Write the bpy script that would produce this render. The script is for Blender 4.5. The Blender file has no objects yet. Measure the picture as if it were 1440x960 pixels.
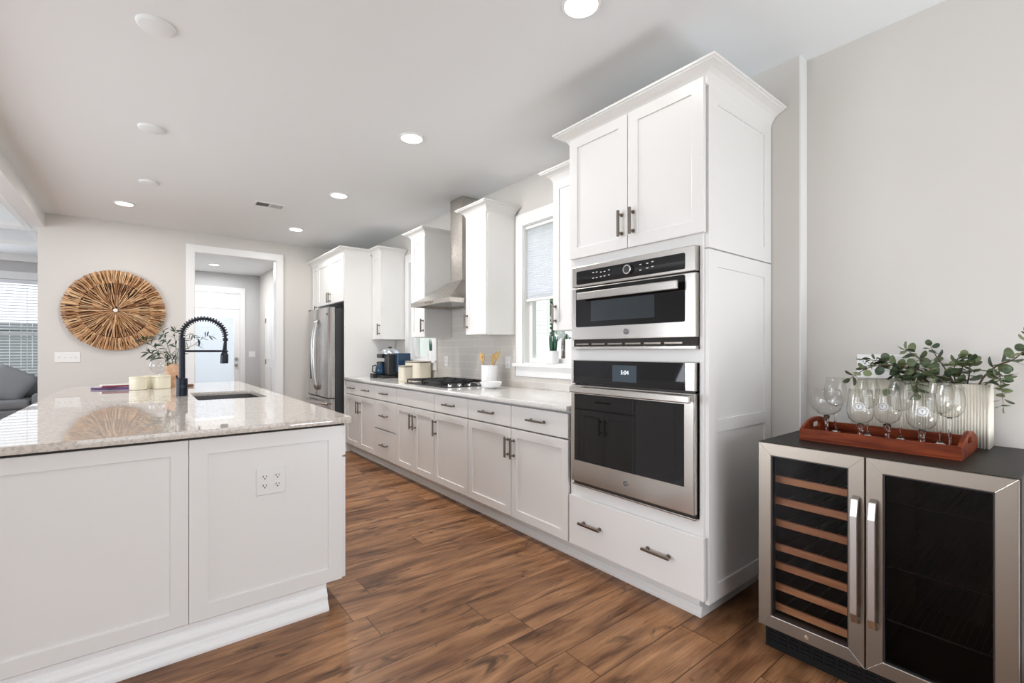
import bpy, bmesh, math, random
from mathutils import Vector, Matrix
random.seed(7)
C = bpy.context.scene.collection
S = bpy.context.scene

# ------------------------------------------------------------------ camera, world, lights, exposure
cam_d = bpy.data.cameras.new('camera'); cam = bpy.data.objects.new('camera', cam_d); C.objects.link(cam)
cam_d.sensor_width = 36.0; cam_d.lens = 657.1 / 1440 * 36
cam_d.shift_y = (492.8 - 480) / 1440
cam_d.clip_start = 0.05
cam.location = (0, 0, 1.24); cam.rotation_euler = (math.radians(90), 0, math.radians(-38.37))
S.camera = cam

W = bpy.data.worlds.new('overcast_sky'); S.world = W; W.use_nodes = True
bg = W.node_tree.nodes['Background']
bg.inputs[0].default_value = (0.90, 0.95, 1.02, 1); bg.inputs[1].default_value = 1.6

def area(name, loc, target, sx, sy, power, col=(1, 1, 1)):
    d = bpy.data.lights.new(name, 'AREA'); d.shape = 'RECTANGLE'; d.size = sx; d.size_y = sy
    d.energy = power; d.color = col
    o = bpy.data.objects.new(name, d); C.objects.link(o); o.location = loc
    o.rotation_euler = (Vector(target) - Vector(loc)).to_track_quat('-Z', 'Y').to_euler()
    return o
DAY = (0.945, 1.0, 1.09)
area('rear_fill', (0.6, -3.4, 1.25), (0.6, 5, 1.35), 3.6, 2.2, 58, DAY)  # fill light added behind the camera, standing in for daylight from an unseen opening
area('ceiling_fill_uplight', (2.15, -1.25, 0.35), (1.7, 0.2, 2.74), 0.7, 0.7, 28, DAY)  # added uplight for the ceiling, placed so the crown moulding shades it
area('rear_door_daylight', (1.06, 11.8, 1.3), (1.06, 10.0, 1.3), 1.4, 2.4, 18, (1.0, 1.0, 1.0))
area('living_side_fill', (-5.3, 2.5, 1.35), (5, 2.5, 1.35), 6.0, 2.2, 105, DAY)  # wide fill light added at the living side, where no window is in view
area('living_fill_uplight', (-3.0, 3.6, 0.25), (0.0, 3.6, 2.74), 2.0, 6.0, 188, DAY)  # added uplight that brightens the kitchen ceiling in place of light off the floor
area('living_rear_daylight', (-3.8, 10.3, 1.4), (-2.6, 0, 1.6), 3.0, 1.8, 110, (0.93, 0.98, 1.06))
area('rear_hall_fill', (1.05, 9.0, 2.70), (1.05, 9.0, 0), 0.8, 2.4, 26, (0.96, 0.99, 1.04))  # fill light added under the hall ceiling, not a fitting of the hall

sd = bpy.data.lights.new('sun', 'SUN'); sd.energy = 2.6; sd.angle = 0.02; sd.color = (1.0, 0.95, 0.86)
so_ = bpy.data.objects.new('sun', sd); C.objects.link(so_); so_.rotation_euler = Vector((0.20, 0.45, -0.87)).to_track_quat('-Z', 'Y').to_euler()
S.view_settings.view_transform = 'Standard'
S.view_settings.look = 'None'
S.view_settings.gamma = 1.0
S.view_settings.use_curve_mapping = False
S.view_settings.exposure = 0.09
LAMP_W = 9.0
S.cycles.use_denoising = True
S.cycles.max_bounces = 10
S.cycles.transparent_max_bounces = 24
S.cycles.transmission_bounces = 10
S.cycles.caustics_reflective = False
S.cycles.caustics_refractive = False
S.cycles.sample_clamp_indirect = 6.0

# ------------------------------------------------------------------ materials
M = {}
def P(name, col, rough=0.5, metal=0.0, **kw):
    m = bpy.data.materials.new(name); m.use_nodes = True
    b = m.node_tree.nodes['Principled BSDF']
    b.inputs['Base Color'].default_value = (*col, 1); b.inputs['Roughness'].default_value = rough
    b.inputs['Metallic'].default_value = metal
    for k, v in kw.items(): b.inputs[k].default_value = v
    M[name] = m
    return m, m.node_tree.nodes, m.node_tree.links, b
def bump(n, l, b, scale, strength, dist=0.002, coord='Object', detail=3, sc3=None):
    tc = n.new('ShaderNodeTexCoord'); mp = n.new('ShaderNodeMapping')
    if sc3: mp.inputs['Scale'].default_value = sc3
    no = n.new('ShaderNodeTexNoise'); no.inputs['Scale'].default_value = scale; no.inputs['Detail'].default_value = detail
    bm = n.new('ShaderNodeBump'); bm.inputs['Strength'].default_value = strength; bm.inputs['Distance'].default_value = dist
    l.new(tc.outputs[coord], mp.inputs[0]); l.new(mp.outputs[0], no.inputs['Vector']); l.new(no.outputs[0], bm.inputs['Height'])
    l.new(bm.outputs[0], b.inputs['Normal'])
    return no
def tint(n, l, b, no, c0, c1, p0=0.35, p1=0.65):
    r = n.new('ShaderNodeValToRGB')
    r.color_ramp.elements[0].position = p0; r.color_ramp.elements[0].color = (*c0, 1)
    r.color_ramp.elements[1].position = p1; r.color_ramp.elements[1].color = (*c1, 1)
    l.new(no.outputs[0], r.inputs[0]); l.new(r.outputs[0], b.inputs['Base Color'])
    return r

_, n, l, b = P('wall_paint', (0.635, 0.605, 0.57), 0.7); bump(n, l, b, 250, 0.05)
_, n, l, b = P('hall_paint', (0.56, 0.56, 0.56), 0.7); bump(n, l, b, 250, 0.05)
_, n, l, b = P('ceiling_paint', (0.82, 0.84, 0.845), 0.85); bump(n, l, b, 300, 0.05)
_, n, l, b = P('cabinet_white', (0.79, 0.78, 0.76), 0.32); bump(n, l, b, 60, 0.02)
_, n, l, b = P('trim_white', (0.83, 0.825, 0.815), 0.35); bump(n, l, b, 60, 0.02)
P('plastic_white', (0.80, 0.79, 0.77), 0.3)
P('slot_dark', (0.02, 0.02, 0.02), 0.6)
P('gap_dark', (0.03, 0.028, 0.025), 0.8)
P('pewter', (0.24, 0.21, 0.18), 0.30, 1.0)
P('hinge_metal', (0.35, 0.34, 0.33), 0.35, 1.0)
P('chrome', (0.75, 0.75, 0.75), 0.12, 1.0)
P('black_plastic', (0.018, 0.018, 0.02), 0.35)
P('faucet_black', (0.007, 0.011, 0.020), 0.34, 0.0, **{'Specular IOR Level': 0.3})
P('iron_black', (0.012, 0.012, 0.014), 0.45)
P('fridge_side', (0.035, 0.036, 0.038), 0.45)
P('black_glass', (0.006, 0.006, 0.007), 0.03, 0.0, **{'Specular IOR Level': 0.5})
P('interior_black', (0.006, 0.006, 0.006), 0.5, 0.0, **{'Specular IOR Level': 0.2})
P('cooler_top', (0.016, 0.014, 0.012), 0.42, 0.0, **{'Specular IOR Level': 0.18})
P('wire_dark', (0.05, 0.05, 0.05), 0.5, 0.5)
P('screen_dark', (0.035, 0.045, 0.052), 0.06)
P('ceramic_white', (0.82, 0.82, 0.82), 0.25)
P('canister_cream', (0.72, 0.66, 0.54), 0.4)
P('canister_lid', (0.40, 0.34, 0.27), 0.4)
P('candle_cream', (0.80, 0.74, 0.58), 0.45)
P('sink_steel', (0.16, 0.155, 0.15), 0.35, 0.7)
P('soil', (0.05, 0.035, 0.025), 0.95)
P('stem_brown', (0.12, 0.06, 0.035), 0.7)
P('stem_green', (0.16, 0.17, 0.07), 0.7)
P('tank_blue', (0.015, 0.045, 0.09), 0.1, 0.0)
P('lid_silver', (0.55, 0.58, 0.62), 0.2, 0.8)
P('page_white', (0.82, 0.80, 0.76), 0.6)
P('cover_purple', (0.10, 0.03, 0.16), 0.4)
P('cover_maroon', (0.22, 0.012, 0.04), 0.4)
P('coaster_brown', (0.16, 0.07, 0.035), 0.5)
P('spoon_wood', (0.62, 0.38, 0.15), 0.5)
P('brass', (0.70, 0.50, 0.20), 0.25, 0.9)
P('badge_white', (0.85, 0.85, 0.85), 0.5)
P('grey_print', (0.10, 0.10, 0.11), 0.5)
P('white_print', (0.75, 0.75, 0.75), 0.5)
P('pillow_grey', (0.30, 0.305, 0.31), 0.9)
P('blind_white', (0.80, 0.82, 0.85), 0.5)
P('siding_white', (0.74, 0.77, 0.80), 0.6)
P('fence_grey', (0.20, 0.22, 0.24), 0.8)
P('grass', (0.10, 0.17, 0.05), 0.9)
_, n, l, b = P('sofa_grey', (0.23, 0.235, 0.24), 0.95); bump(n, l, b, 400, 0.3)
_, n, l, b = P('tree_leaf', (0.10, 0.18, 0.09), 0.9); bump(n, l, b, 6, 0.4, 0.1)
_, n, l, b = P('terracotta', (0.60, 0.36, 0.22), 0.8); no = bump(n, l, b, 30, 0.1); tint(n, l, b, no, (0.52, 0.30, 0.18), (0.66, 0.42, 0.27))
_, n, l, b = P('planter_cream', (0.76, 0.71, 0.60), 0.55); no = bump(n, l, b, 40, 0.05)
_, n, l, b = P('euc_leaf', (0.10, 0.15, 0.08), 0.5)
g = n.new('ShaderNodeNewGeometry'); tint(n, l, b, g, (0.035, 0.065, 0.035), (0.20, 0.24, 0.11), 0.0, 1.0)
l.new(g.outputs['Random Per Island'], n['Color Ramp'].inputs[0])
_, n, l, b = P('olive_leaf', (0.05, 0.09, 0.05), 0.5)
g = n.new('ShaderNodeNewGeometry'); tint(n, l, b, g, (0.012, 0.030, 0.022), (0.07, 0.11, 0.06), 0.0, 1.0)
l.new(g.outputs['Random Per Island'], n['Color Ramp'].inputs[0])
_, n, l, b = P('snake_leaf', (0.03, 0.12, 0.07), 0.5)
_, n, l, b = P('rush', (0.45, 0.26, 0.12), 0.75)
g = n.new('ShaderNodeNewGeometry'); r = tint(n, l, b, g, (0.12, 0.050, 0.020), (0.82, 0.57, 0.33), 0.0, 1.0)
e = r.color_ramp.elements.new(0.45); e.color = (0.48, 0.24, 0.10, 1)
e = r.color_ramp.elements.new(0.15); e.color = (0.29, 0.13, 0.052, 1)
l.new(g.outputs['Random Per Island'], r.inputs[0])
P('rush_dark', (0.06, 0.03, 0.016), 0.9)
_, n, l, b = P('shelf_wood', (0.42, 0.17, 0.07), 0.5); no = bump(n, l, b, 6, 0.1, sc3=(8, 1, 8)); tint(n, l, b, no, (0.42, 0.16, 0.065), (0.60, 0.26, 0.11))
_, n, l, b = P('tray_wood', (0.25, 0.05, 0.02), 0.45, 0.0, **{'Specular IOR Level': 0.12}); no = bump(n, l, b, 5, 0.05, sc3=(6, 1, 8)); tint(n, l, b, no, (0.10, 0.015, 0.005), (0.25, 0.050, 0.015))

def steel(name, col, rough, sc3, st=0.05):
    _, n, l, b = P(name, col, rough, 1.0)
    no = bump(n, l, b, 30, st, 0.0006, sc3=sc3, detail=4)
    mr = n.new('ShaderNodeMapRange'); mr.inputs[3].default_value = rough * 0.75; mr.inputs[4].default_value = rough * 1.35
    l.new(no.outputs[0], mr.inputs[0]); l.new(mr.outputs[0], b.inputs['Roughness'])
steel('stainless', (0.60, 0.575, 0.54), 0.20, (1, 0.6, 30))
steel('stainless_vertical', (0.58, 0.57, 0.56), 0.22, (30, 30, 0.6))
steel('cooler_steel', (0.30, 0.265, 0.225), 0.30, (1, 30, 0.6), 0.03)
steel('hood_steel', (0.55, 0.52, 0.48), 0.27, (1, 0.6, 30), 0.015)

def quartz(name, c0, c1, rough):
    _, n, l, b = P(name, c1, rough)
    tc = n.new('ShaderNodeTexCoord')
    a = n.new('ShaderNodeTexNoise'); a.inputs['Scale'].default_value = 90; a.inputs['Detail'].default_value = 5
    c = n.new('ShaderNodeTexNoise'); c.inputs['Scale'].default_value = 11; c.inputs['Detail'].default_value = 6
    mx = n.new('ShaderNodeMath'); mx.operation = 'MULTIPLY_ADD'; mx.inputs[1].default_value = 0.85
    l.new(tc.outputs['Object'], a.inputs['Vector']); l.new(tc.outputs['Object'], c.inputs['Vector'])
    m2 = n.new('ShaderNodeMath'); m2.operation = 'MULTIPLY'; m2.inputs[1].default_value = 0.15
    l.new(c.outputs[0], m2.inputs[0]); l.new(a.outputs[0], mx.inputs[0]); l.new(m2.outputs[0], mx.inputs[2])
    tint(n, l, b, mx, c0, c1, 0.40, 0.53)
quartz('quartz_island', (0.53, 0.48, 0.43), (0.68, 0.625, 0.565), 0.02)
quartz('quartz_run', (0.66, 0.64, 0.61), (0.77, 0.755, 0.73), 0.07)

# emitters
def emit(name, col, st):
    m = bpy.data.materials.new(name); m.use_nodes = True; n = m.node_tree.nodes; l = m.node_tree.links
    n.clear(); o = n.new('ShaderNodeOutputMaterial'); e = n.new('ShaderNodeEmission')
    e.inputs[0].default_value = (*col, 1); e.inputs[1].default_value = st; l.new(e.outputs[0], o.inputs[0]); M[name] = m
emit('lens_glow', (1.0, 0.97, 0.92), 9.0)
emit('led_blue', (0.02, 0.03, 1.0), 3.0)
emit('digits_glow', (0.9, 0.95, 1.0), 1.6)
emit('screen_glow', (0.10, 0.125, 0.15), 0.7)

def glass(name, tintc, trans, rough=0.0, ior=1.5):
    m = bpy.data.materials.new(name); m.use_nodes = True; n = m.node_tree.nodes; l = m.node_tree.links
    n.clear(); o = n.new('ShaderNodeOutputMaterial'); t = n.new('ShaderNodeBsdfTransparent')
    t.inputs[0].default_value = (*[c * trans for c in tintc], 1)
    gl = n.new('ShaderNodeBsdfGlossy'); gl.inputs['Roughness'].default_value = rough
    f = n.new('ShaderNodeLayerWeight'); f.inputs['Blend'].default_value = 0.5
    pw_ = n.new('ShaderNodeMath'); pw_.operation = 'POWER'; pw_.inputs[1].default_value = 5.0; l.new(f.outputs['Facing'], pw_.inputs[0])
    f0 = ((ior - 1) / (ior + 1)) ** 2
    ma = n.new('ShaderNodeMath'); ma.operation = 'MULTIPLY_ADD'; ma.inputs[1].default_value = 1 - f0; ma.inputs[2].default_value = f0; l.new(pw_.outputs[0], ma.inputs[0])
    mx = n.new('ShaderNodeMixShader'); l.new(ma.outputs[0], mx.inputs[0]); l.new(t.outputs[0], mx.inputs[1]); l.new(gl.outputs[0], mx.inputs[2])
    l.new(mx.outputs[0], o.inputs[0]); M[name] = m
glass('window_glass', (1.0, 1.0, 1.0), 0.985)
glass('cooler_glass', (0.95, 0.95, 0.95), 0.90, 0.0, 1.22)
glass('cooler_glass_dark', (1, 0.95, 0.9), 0.62, 0.0, 1.22)
glass('thin_glass', (0.99, 0.99, 0.985), 0.98, 0.02, 1.45)
_, n, l, b = P('clear_glass', (1, 1, 1), 0.0, 0.0, **{'Transmission Weight': 1.0, 'IOR': 1.45})

m = bpy.data.materials.new('shade_fabric'); m.use_nodes = True; n = m.node_tree.nodes; l = m.node_tree.links
n.clear(); o = n.new('ShaderNodeOutputMaterial'); a = n.new('ShaderNodeBsdfDiffuse'); a.inputs[0].default_value = (0.85, 0.86, 0.90, 1)
t = n.new('ShaderNodeBsdfTranslucent'); t.inputs[0].default_value = (0.85, 0.87, 0.92, 1)
mx = n.new('ShaderNodeMixShader'); mx.inputs[0].default_value = 0.5; l.new(a.outputs[0], mx.inputs[1]); l.new(t.outputs[0], mx.inputs[2]); l.new(mx.outputs[0], o.inputs[0])
M['shade_fabric'] = m
m = m.copy(); m.name = 'door_blind'; m.node_tree.nodes['Mix Shader'].inputs[0].default_value = 0.85; M['door_blind'] = m

# wood floor: planks run along X
def math_node(n, l, op, a, b=None):
    k = n.new('ShaderNodeMath'); k.operation = op
    for i, v in ((0, a), (1, b)):
        if v is None: continue
        if isinstance(v, (int, float)): k.inputs[i].default_value = v
        else: l.new(v, k.inputs[i])
    return k.outputs[0]
_, n, l, b = P('floor_wood', (0.2, 0.1, 0.05), 0.34, 0.0, **{'Specular IOR Level': 0.28})
tc = n.new('ShaderNodeTexCoord'); sp = n.new('ShaderNodeSeparateXYZ'); l.new(tc.outputs['Object'], sp.inputs[0])
X, Y = sp.outputs[0], sp.outputs[1]
v = math_node(n, l, 'DIVIDE', math_node(n, l, 'SUBTRACT', Y, 1.563 - 19 * 0.189), 0.189)
row = math_node(n, l, 'FLOOR', v); fv = math_node(n, l, 'FRACT', v)
wn = n.new('ShaderNodeTexWhiteNoise'); wn.noise_dimensions = '1D'; l.new(row, wn.inputs['W'])
u = math_node(n, l, 'DIVIDE', math_node(n, l, 'ADD', X, math_node(n, l, 'MULTIPLY', wn.outputs[0], 1.37)), 1.25)
col = math_node(n, l, 'FLOOR', u); fu = math_node(n, l, 'FRACT', u)
w2 = n.new('ShaderNodeTexWhiteNoise'); w2.noise_dimensions = '2D'
cx = n.new('ShaderNodeCombineXYZ'); l.new(row, cx.inputs[0]); l.new(col, cx.inputs[1]); l.new(cx.outputs[0], w2.inputs['Vector'])
pid = w2.outputs['Value']
gv = math_node(n, l, 'LESS_THAN', math_node(n, l, 'ABSOLUTE', math_node(n, l, 'SUBTRACT', fv, 0.5)), 0.488)
gu = math_node(n, l, 'LESS_THAN', math_node(n, l, 'ABSOLUTE', math_node(n, l, 'SUBTRACT', fu, 0.5)), 0.4985)
nogap = math_node(n, l, 'MULTIPLY', gv, gu)
def vec(sx, sy, off):
    c = n.new('ShaderNodeCombineXYZ')
    l.new(math_node(n, l, 'ADD', math_node(n, l, 'MULTIPLY', X, sx), math_node(n, l, 'MULTIPLY', pid, off)), c.inputs[0])
    l.new(math_node(n, l, 'MULTIPLY', Y, sy), c.inputs[1]); l.new(math_node(n, l, 'MULTIPLY', pid, 53.0), c.inputs[2])
    return c.outputs[0]
def noise(vc, scale, detail, dist=0.0, rough=0.55):
    k = n.new('ShaderNodeTexNoise'); k.inputs['Scale'].default_value = scale; k.inputs['Detail'].default_value = detail
    k.inputs['Distortion'].default_value = dist; k.inputs['Roughness'].default_value = rough; l.new(vc, k.inputs['Vector']); return k.outputs[0]
broad = noise(vec(0.9, 5.5, 31.0), 1.5, 5, 1.0, 0.55)
fine = noise(vec(3.0, 90.0, 17.0), 1.6, 6, 0.8, 0.7)
knot = noise(vec(3.2, 8.5, 71.0), 1.6, 3, 0.9)
rg = n.new('ShaderNodeTexWave'); rg.wave_type = 'RINGS'; rg.rings_direction = 'SPHERICAL'; rg.inputs['Scale'].default_value = 2.2
rg.inputs['Distortion'].default_value = 9.0; rg.inputs['Detail'].default_value = 3.0; rg.inputs['Detail Scale'].default_value = 0.8
l.new(vec(0.8, 5.0, 43.0), rg.inputs['Vector'])
t1 = math_node(n, l, 'ADD', math_node(n, l, 'MULTIPLY', broad, 0.92), math_node(n, l, 'MULTIPLY', fine, 0.40))
t1 = math_node(n, l, 'ADD', t1, math_node(n, l, 'MULTIPLY', math_node(n, l, 'SUBTRACT', rg.outputs['Fac'], 0.5), 0.045))
t1 = math_node(n, l, 'ADD', t1, math_node(n, l, 'MULTIPLY', math_node(n, l, 'SUBTRACT', pid, 0.5), 0.07))
rp = n.new('ShaderNodeValToRGB'); el = rp.color_ramp.elements
el[0].position = 0.42; el[0].color = (0.055, 0.024, 0.011, 1); el[1].position = 0.92; el[1].color = (0.50, 0.27, 0.130, 1)
e = el.new(0.56); e.color = (0.150, 0.066, 0.030, 1)
e = el.new(0.68); e.color = (0.265, 0.128, 0.060, 1)
e = el.new(0.78); e.color = (0.36, 0.180, 0.085, 1)
l.new(t1, rp.inputs[0])
kr = n.new('ShaderNodeMapRange'); kr.inputs[1].default_value = 0.60; kr.inputs[2].default_value = 0.74; kr.inputs[3].default_value = 1.0; kr.inputs[4].default_value = 0.22
l.new(knot, kr.inputs[0])
gm = n.new('ShaderNodeMapRange'); gm.inputs[3].default_value = 0.30; gm.inputs[4].default_value = 1.0; l.new(nogap, gm.inputs[0])
fac = math_node(n, l, 'MULTIPLY', kr.outputs[0], gm.outputs[0])
mxr = n.new('ShaderNodeVectorMath'); mxr.operation = 'SCALE'; l.new(rp.outputs[0], mxr.inputs[0]); l.new(fac, mxr.inputs['Scale'])
l.new(mxr.outputs[0], b.inputs['Base Color'])
bm = n.new('ShaderNodeBump'); bm.inputs['Strength'].default_value = 0.12; bm.inputs['Distance'].default_value = 0.002
l.new(math_node(n, l, 'ADD', math_node(n, l, 'MULTIPLY', fine, 0.4), nogap), bm.inputs['Height']); l.new(bm.outputs[0], b.inputs['Normal'])

# backsplash tile
_, n, l, b = P('tile', (0.6, 0.56, 0.52), 0.12)
tc = n.new('ShaderNodeTexCoord'); sp = n.new('ShaderNodeSeparateXYZ'); cx = n.new('ShaderNodeCombineXYZ')
l.new(tc.outputs['Object'], sp.inputs[0]); l.new(sp.outputs[1], cx.inputs[0]); l.new(sp.outputs[2], cx.inputs[1])
bt = n.new('ShaderNodeTexBrick'); bt.inputs['Color1'].default_value = (0.62, 0.58, 0.535, 1); bt.inputs['Color2'].default_value = (0.58, 0.545, 0.505, 1)
bt.inputs['Mortar'].default_value = (0.74, 0.72, 0.69, 1); bt.inputs['Scale'].default_value = 1.0
bt.inputs['Brick Width'].default_value = 0.30; bt.inputs['Row Height'].default_value = 0.075; bt.inputs['Mortar Size'].default_value = 0.0018
l.new(cx.outputs[0], bt.inputs['Vector']); l.new(bt.outputs[0], b.inputs['Base Color'])
bm = n.new('ShaderNodeBump'); bm.invert = True; bm.inputs['Strength'].default_value = 0.25; bm.inputs['Distance'].default_value = 0.002
l.new(bt.outputs['Fac'], bm.inputs['Height']); l.new(bm.outputs[0], b.inputs['Normal'])
# house siding outdoors
_, n, l, b = P('siding', (0.88, 0.88, 0.89), 0.6)

# ------------------------------------------------------------------ helpers
def wloc(o):
    p = Vector((0, 0, 0))
    while o is not None: p = p + Vector(o.location); o = o.parent
    return p
def link(name, me, mat, parent=None, smooth=False, bevel=0.0, seg=2):
    if parent is not None: me.transform(Matrix.Translation(-wloc(parent)))
    if not me.materials: me.materials.append(M[mat])
    o = bpy.data.objects.new(name, me); C.objects.link(o)
    if parent is not None: o.parent = parent
    if smooth:
        for p in me.polygons: p.use_smooth = True
    if bevel:
        md = o.modifiers.new('edge', 'BEVEL'); md.width = bevel; md.segments = seg; md.limit_method = 'ANGLE'; md.angle_limit = math.radians(40)
    return o
class MB:
    def __init__(s): s.b = bmesh.new()
    def box(s, x0, x1, y0, y1, z0, z1):
        vs = [s.b.verts.new((x, y, z)) for x in (x0, x1) for y in (y0, y1) for z in (z0, z1)]
        for f in ((0, 1, 3, 2), (4, 6, 7, 5), (0, 4, 5, 1), (2, 3, 7, 6), (0, 2, 6, 4), (1, 5, 7, 3)): s.b.faces.new([vs[i] for i in f])
        return s
    def obox(s, mtx, sx, sy, sz):
        vs = [s.b.verts.new(mtx @ Vector((x, y, z))) for x in (-sx/2, sx/2) for y in (-sy/2, sy/2) for z in (-sz/2, sz/2)]
        for f in ((0, 1, 3, 2), (4, 6, 7, 5), (0, 4, 5, 1), (2, 3, 7, 6), (0, 2, 6, 4), (1, 5, 7, 3)): s.b.faces.new([vs[i] for i in f])
        return s
    def ring(s, pts, caps=True, closed=False):
        """loft rings of vertices; pts = list of lists"""
        R = [[s.b.verts.new(p) for p in r] for r in pts]
        k = len(R[0]); m = len(R)
        for i in range(m if closed else m - 1):
            a, c = R[i], R[(i + 1) % m]
            for j in range(k): s.b.faces.new((a[j], a[(j + 1) % k], c[(j + 1) % k], c[j]))
        if caps and not closed: s.b.faces.new(R[0][::-1]); s.b.faces.new(R[-1])
        return s
    def lathe(s, prof, c=(0, 0, 0), seg=32, caps=True):
        P_ = [[(c[0] + r * math.cos(2 * math.pi * j / seg), c[1] + r * math.sin(2 * math.pi * j / seg), c[2] + z) for j in range(seg)] for r, z in prof]
        return s.ring(P_, caps)
    def tube(s, path, r, seg=10, caps=True):
        path = [Vector(p) for p in path]; rs = r if isinstance(r, (list, tuple)) else [r] * len(path)
        out = []; up = None
        for i, p in enumerate(path):
            t = (path[min(i + 1, len(path) - 1)] - path[max(i - 1, 0)]).normalized()
            if up is None:
                up = Vector((0, 0, 1)) if abs(t.z) < 0.9 else Vector((1, 0, 0))
            a = t.cross(up); 
            if a.length < 1e-5: a = t.cross(Vector((0, 1, 0)))
            a.normalize(); bb = a.cross(t).normalized(); up = bb
            out.append([p + (a * math.cos(2 * math.pi * j / seg) + bb * math.sin(2 * math.pi * j / seg)) * rs[i] for j in range(seg)])
        return s.ring(out, caps)
    def cyl(s, p0, p1, r, seg=20, r1=None): return s.tube([p0, p1], [r, r if r1 is None else r1], seg)
    def prism(s, poly, axis, a, b):
        def mk(p, t): return {'x': (t, p[0], p[1]), 'y': (p[0], t, p[1]), 'z': (p[0], p[1], t)}[axis]
        return s.ring([[mk(p, a) for p in poly], [mk(p, b) for p in poly]])
    def frame(s, mp, a0, a1, b0, b1, w, d0, d1, w2=None):
        """rectangular ring; mp maps (a,b,d) to xyz; w = side width, w2 = top/bottom width"""
        w2 = w if w2 is None else w2
        o = [(a0, b0), (a1, b0), (a1, b1), (a0, b1)]; i = [(a0 + w, b0 + w2), (a1 - w, b0 + w2), (a1 - w, b1 - w2), (a0 + w, b1 - w2)]
        rings = [[mp(*p, d0) for p in o], [mp(*p, d0) for p in i], [mp(*p, d1) for p in i], [mp(*p, d1) for p in o]]
        return s.ring(rings, closed=True)
    def quad(s, *pts):
        s.b.faces.new([s.b.verts.new(p) for p in pts]); return s
    def mesh(s, name):
        bmesh.ops.recalc_face_normals(s.b, faces=s.b.faces)
        me = bpy.data.meshes.new(name); s.b.to_mesh(me); s.b.free(); return me
    def build(s, name, mat, parent=None, smooth=False, bevel=0.0, seg=2):
        return link(name, s.mesh(name), mat, parent, smooth, bevel, seg)
FX = lambda x: (lambda a, b, d: (x + d, a, b))      # faces -X, a = y, b = z
FY = lambda y: (lambda a, b, d: (a, y + d, b))      # faces -Y, a = x, b = z
def smooth_angle(o, deg=40):
    for p in o.data.polygons: p.use_smooth = True
    try: o.data.set_sharp_from_angle(angle=math.radians(deg))
    except Exception: pass
    return o
def plate(name, mat, parent, outer, holes, mp, th, bevel=0.0):
    """flat sheet with holes: 2D outlines, mapped by mp(a, b, d) with d from 0 to th"""
    cu = bpy.data.curves.new(name, 'CURVE'); cu.dimensions = '2D'; cu.fill_mode = 'BOTH'; cu.extrude = th / 2
    for poly in [outer] + holes:
        sp = cu.splines.new('POLY'); sp.points.add(len(poly) - 1)
        for q, p in zip(sp.points, poly): q.co = (p[0], p[1], 0, 1)
        sp.use_cyclic_u = True
    t = bpy.data.objects.new('tmp', cu); C.objects.link(t)
    me = bpy.data.meshes.new_from_object(t.evaluated_get(bpy.context.evaluated_depsgraph_get()))
    bpy.data.objects.remove(t); bpy.data.curves.remove(cu)
    for v_ in me.vertices: v_.co = mp(v_.co.x, v_.co.y, v_.co.z + th / 2)
    bb = bmesh.new(); bb.from_mesh(me); bmesh.ops.remove_doubles(bb, verts=bb.verts, dist=1e-5)
    bmesh.ops.recalc_face_normals(bb, faces=bb.faces); bb.to_mesh(me); bb.free()
    me.materials.clear(); me.name = name
    return link(name, me, mat, parent, bevel=bevel)
def rect(a0, a1, b0, b1): return [(a0, b0), (a1, b0), (a1, b1), (a0, b1)]
def rrect(a0, a1, b0, b1, r, k=5):
    out = []
    for cx_, cy_, s0 in ((a1 - r, b0 + r, -90), (a1 - r, b1 - r, 0), (a0 + r, b1 - r, 90), (a0 + r, b0 + r, 180)):
        for i in range(k + 1):
            t = math.radians(s0 + 90 * i / k); out.append((cx_ + r * math.cos(t), cy_ + r * math.sin(t)))
    return out
def text(name, body, size, mat, parent, mp, th=0.0006, italic=0.0):
    """lettering as mesh; mp(a, b, d) places it, centred on (0, 0)"""
    cu = bpy.data.curves.new(name, 'FONT'); cu.body = body; cu.size = size; cu.align_x = 'CENTER'; cu.align_y = 'CENTER'; cu.extrude = th / 2; cu.shear = italic
    t = bpy.data.objects.new('tmp', cu); C.objects.link(t)
    me = bpy.data.meshes.new_from_object(t.evaluated_get(bpy.context.evaluated_depsgraph_get()))
    bpy.data.objects.remove(t); bpy.data.curves.remove(cu)
    for v_ in me.vertices: v_.co = mp(v_.co.x, v_.co.y, v_.co.z)
    me.materials.clear(); me.name = name
    return link(name, me, mat, parent)
def thing(name, loc, label, cat, group=None):
    o = bpy.data.objects.new(name, None); o.empty_display_size = 0.1; C.objects.link(o); o.location = loc
    return tag(o, label, cat, group)
def tag(o, label, cat, group=None):
    o['label'] = label; o['category'] = cat
    if group: o['group'] = group
    return o
def struct(o): o['kind'] = 'structure'; return o
def dup(root, loc, label=None):
    r = root.copy(); C.objects.link(r); r.location = loc
    if label: r['label'] = label
    for ch in list(root.children):
        c = ch.copy(); C.objects.link(c); c.parent = r
        for g_ in list(ch.children):
            d = g_.copy(); C.objects.link(d); d.parent = c
    return r

# ------------------------------------------------------------------ room shell
WX, NX, BY, CZ = 2.62, 2.70, 7.14, 2.74
LW = -0.83                       # line of the header towards the living room
struct(MB().box(-6.2, 3.0, -3.8, 11.0, -0.05, 0.0).build('floor', 'floor_wood'))
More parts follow.
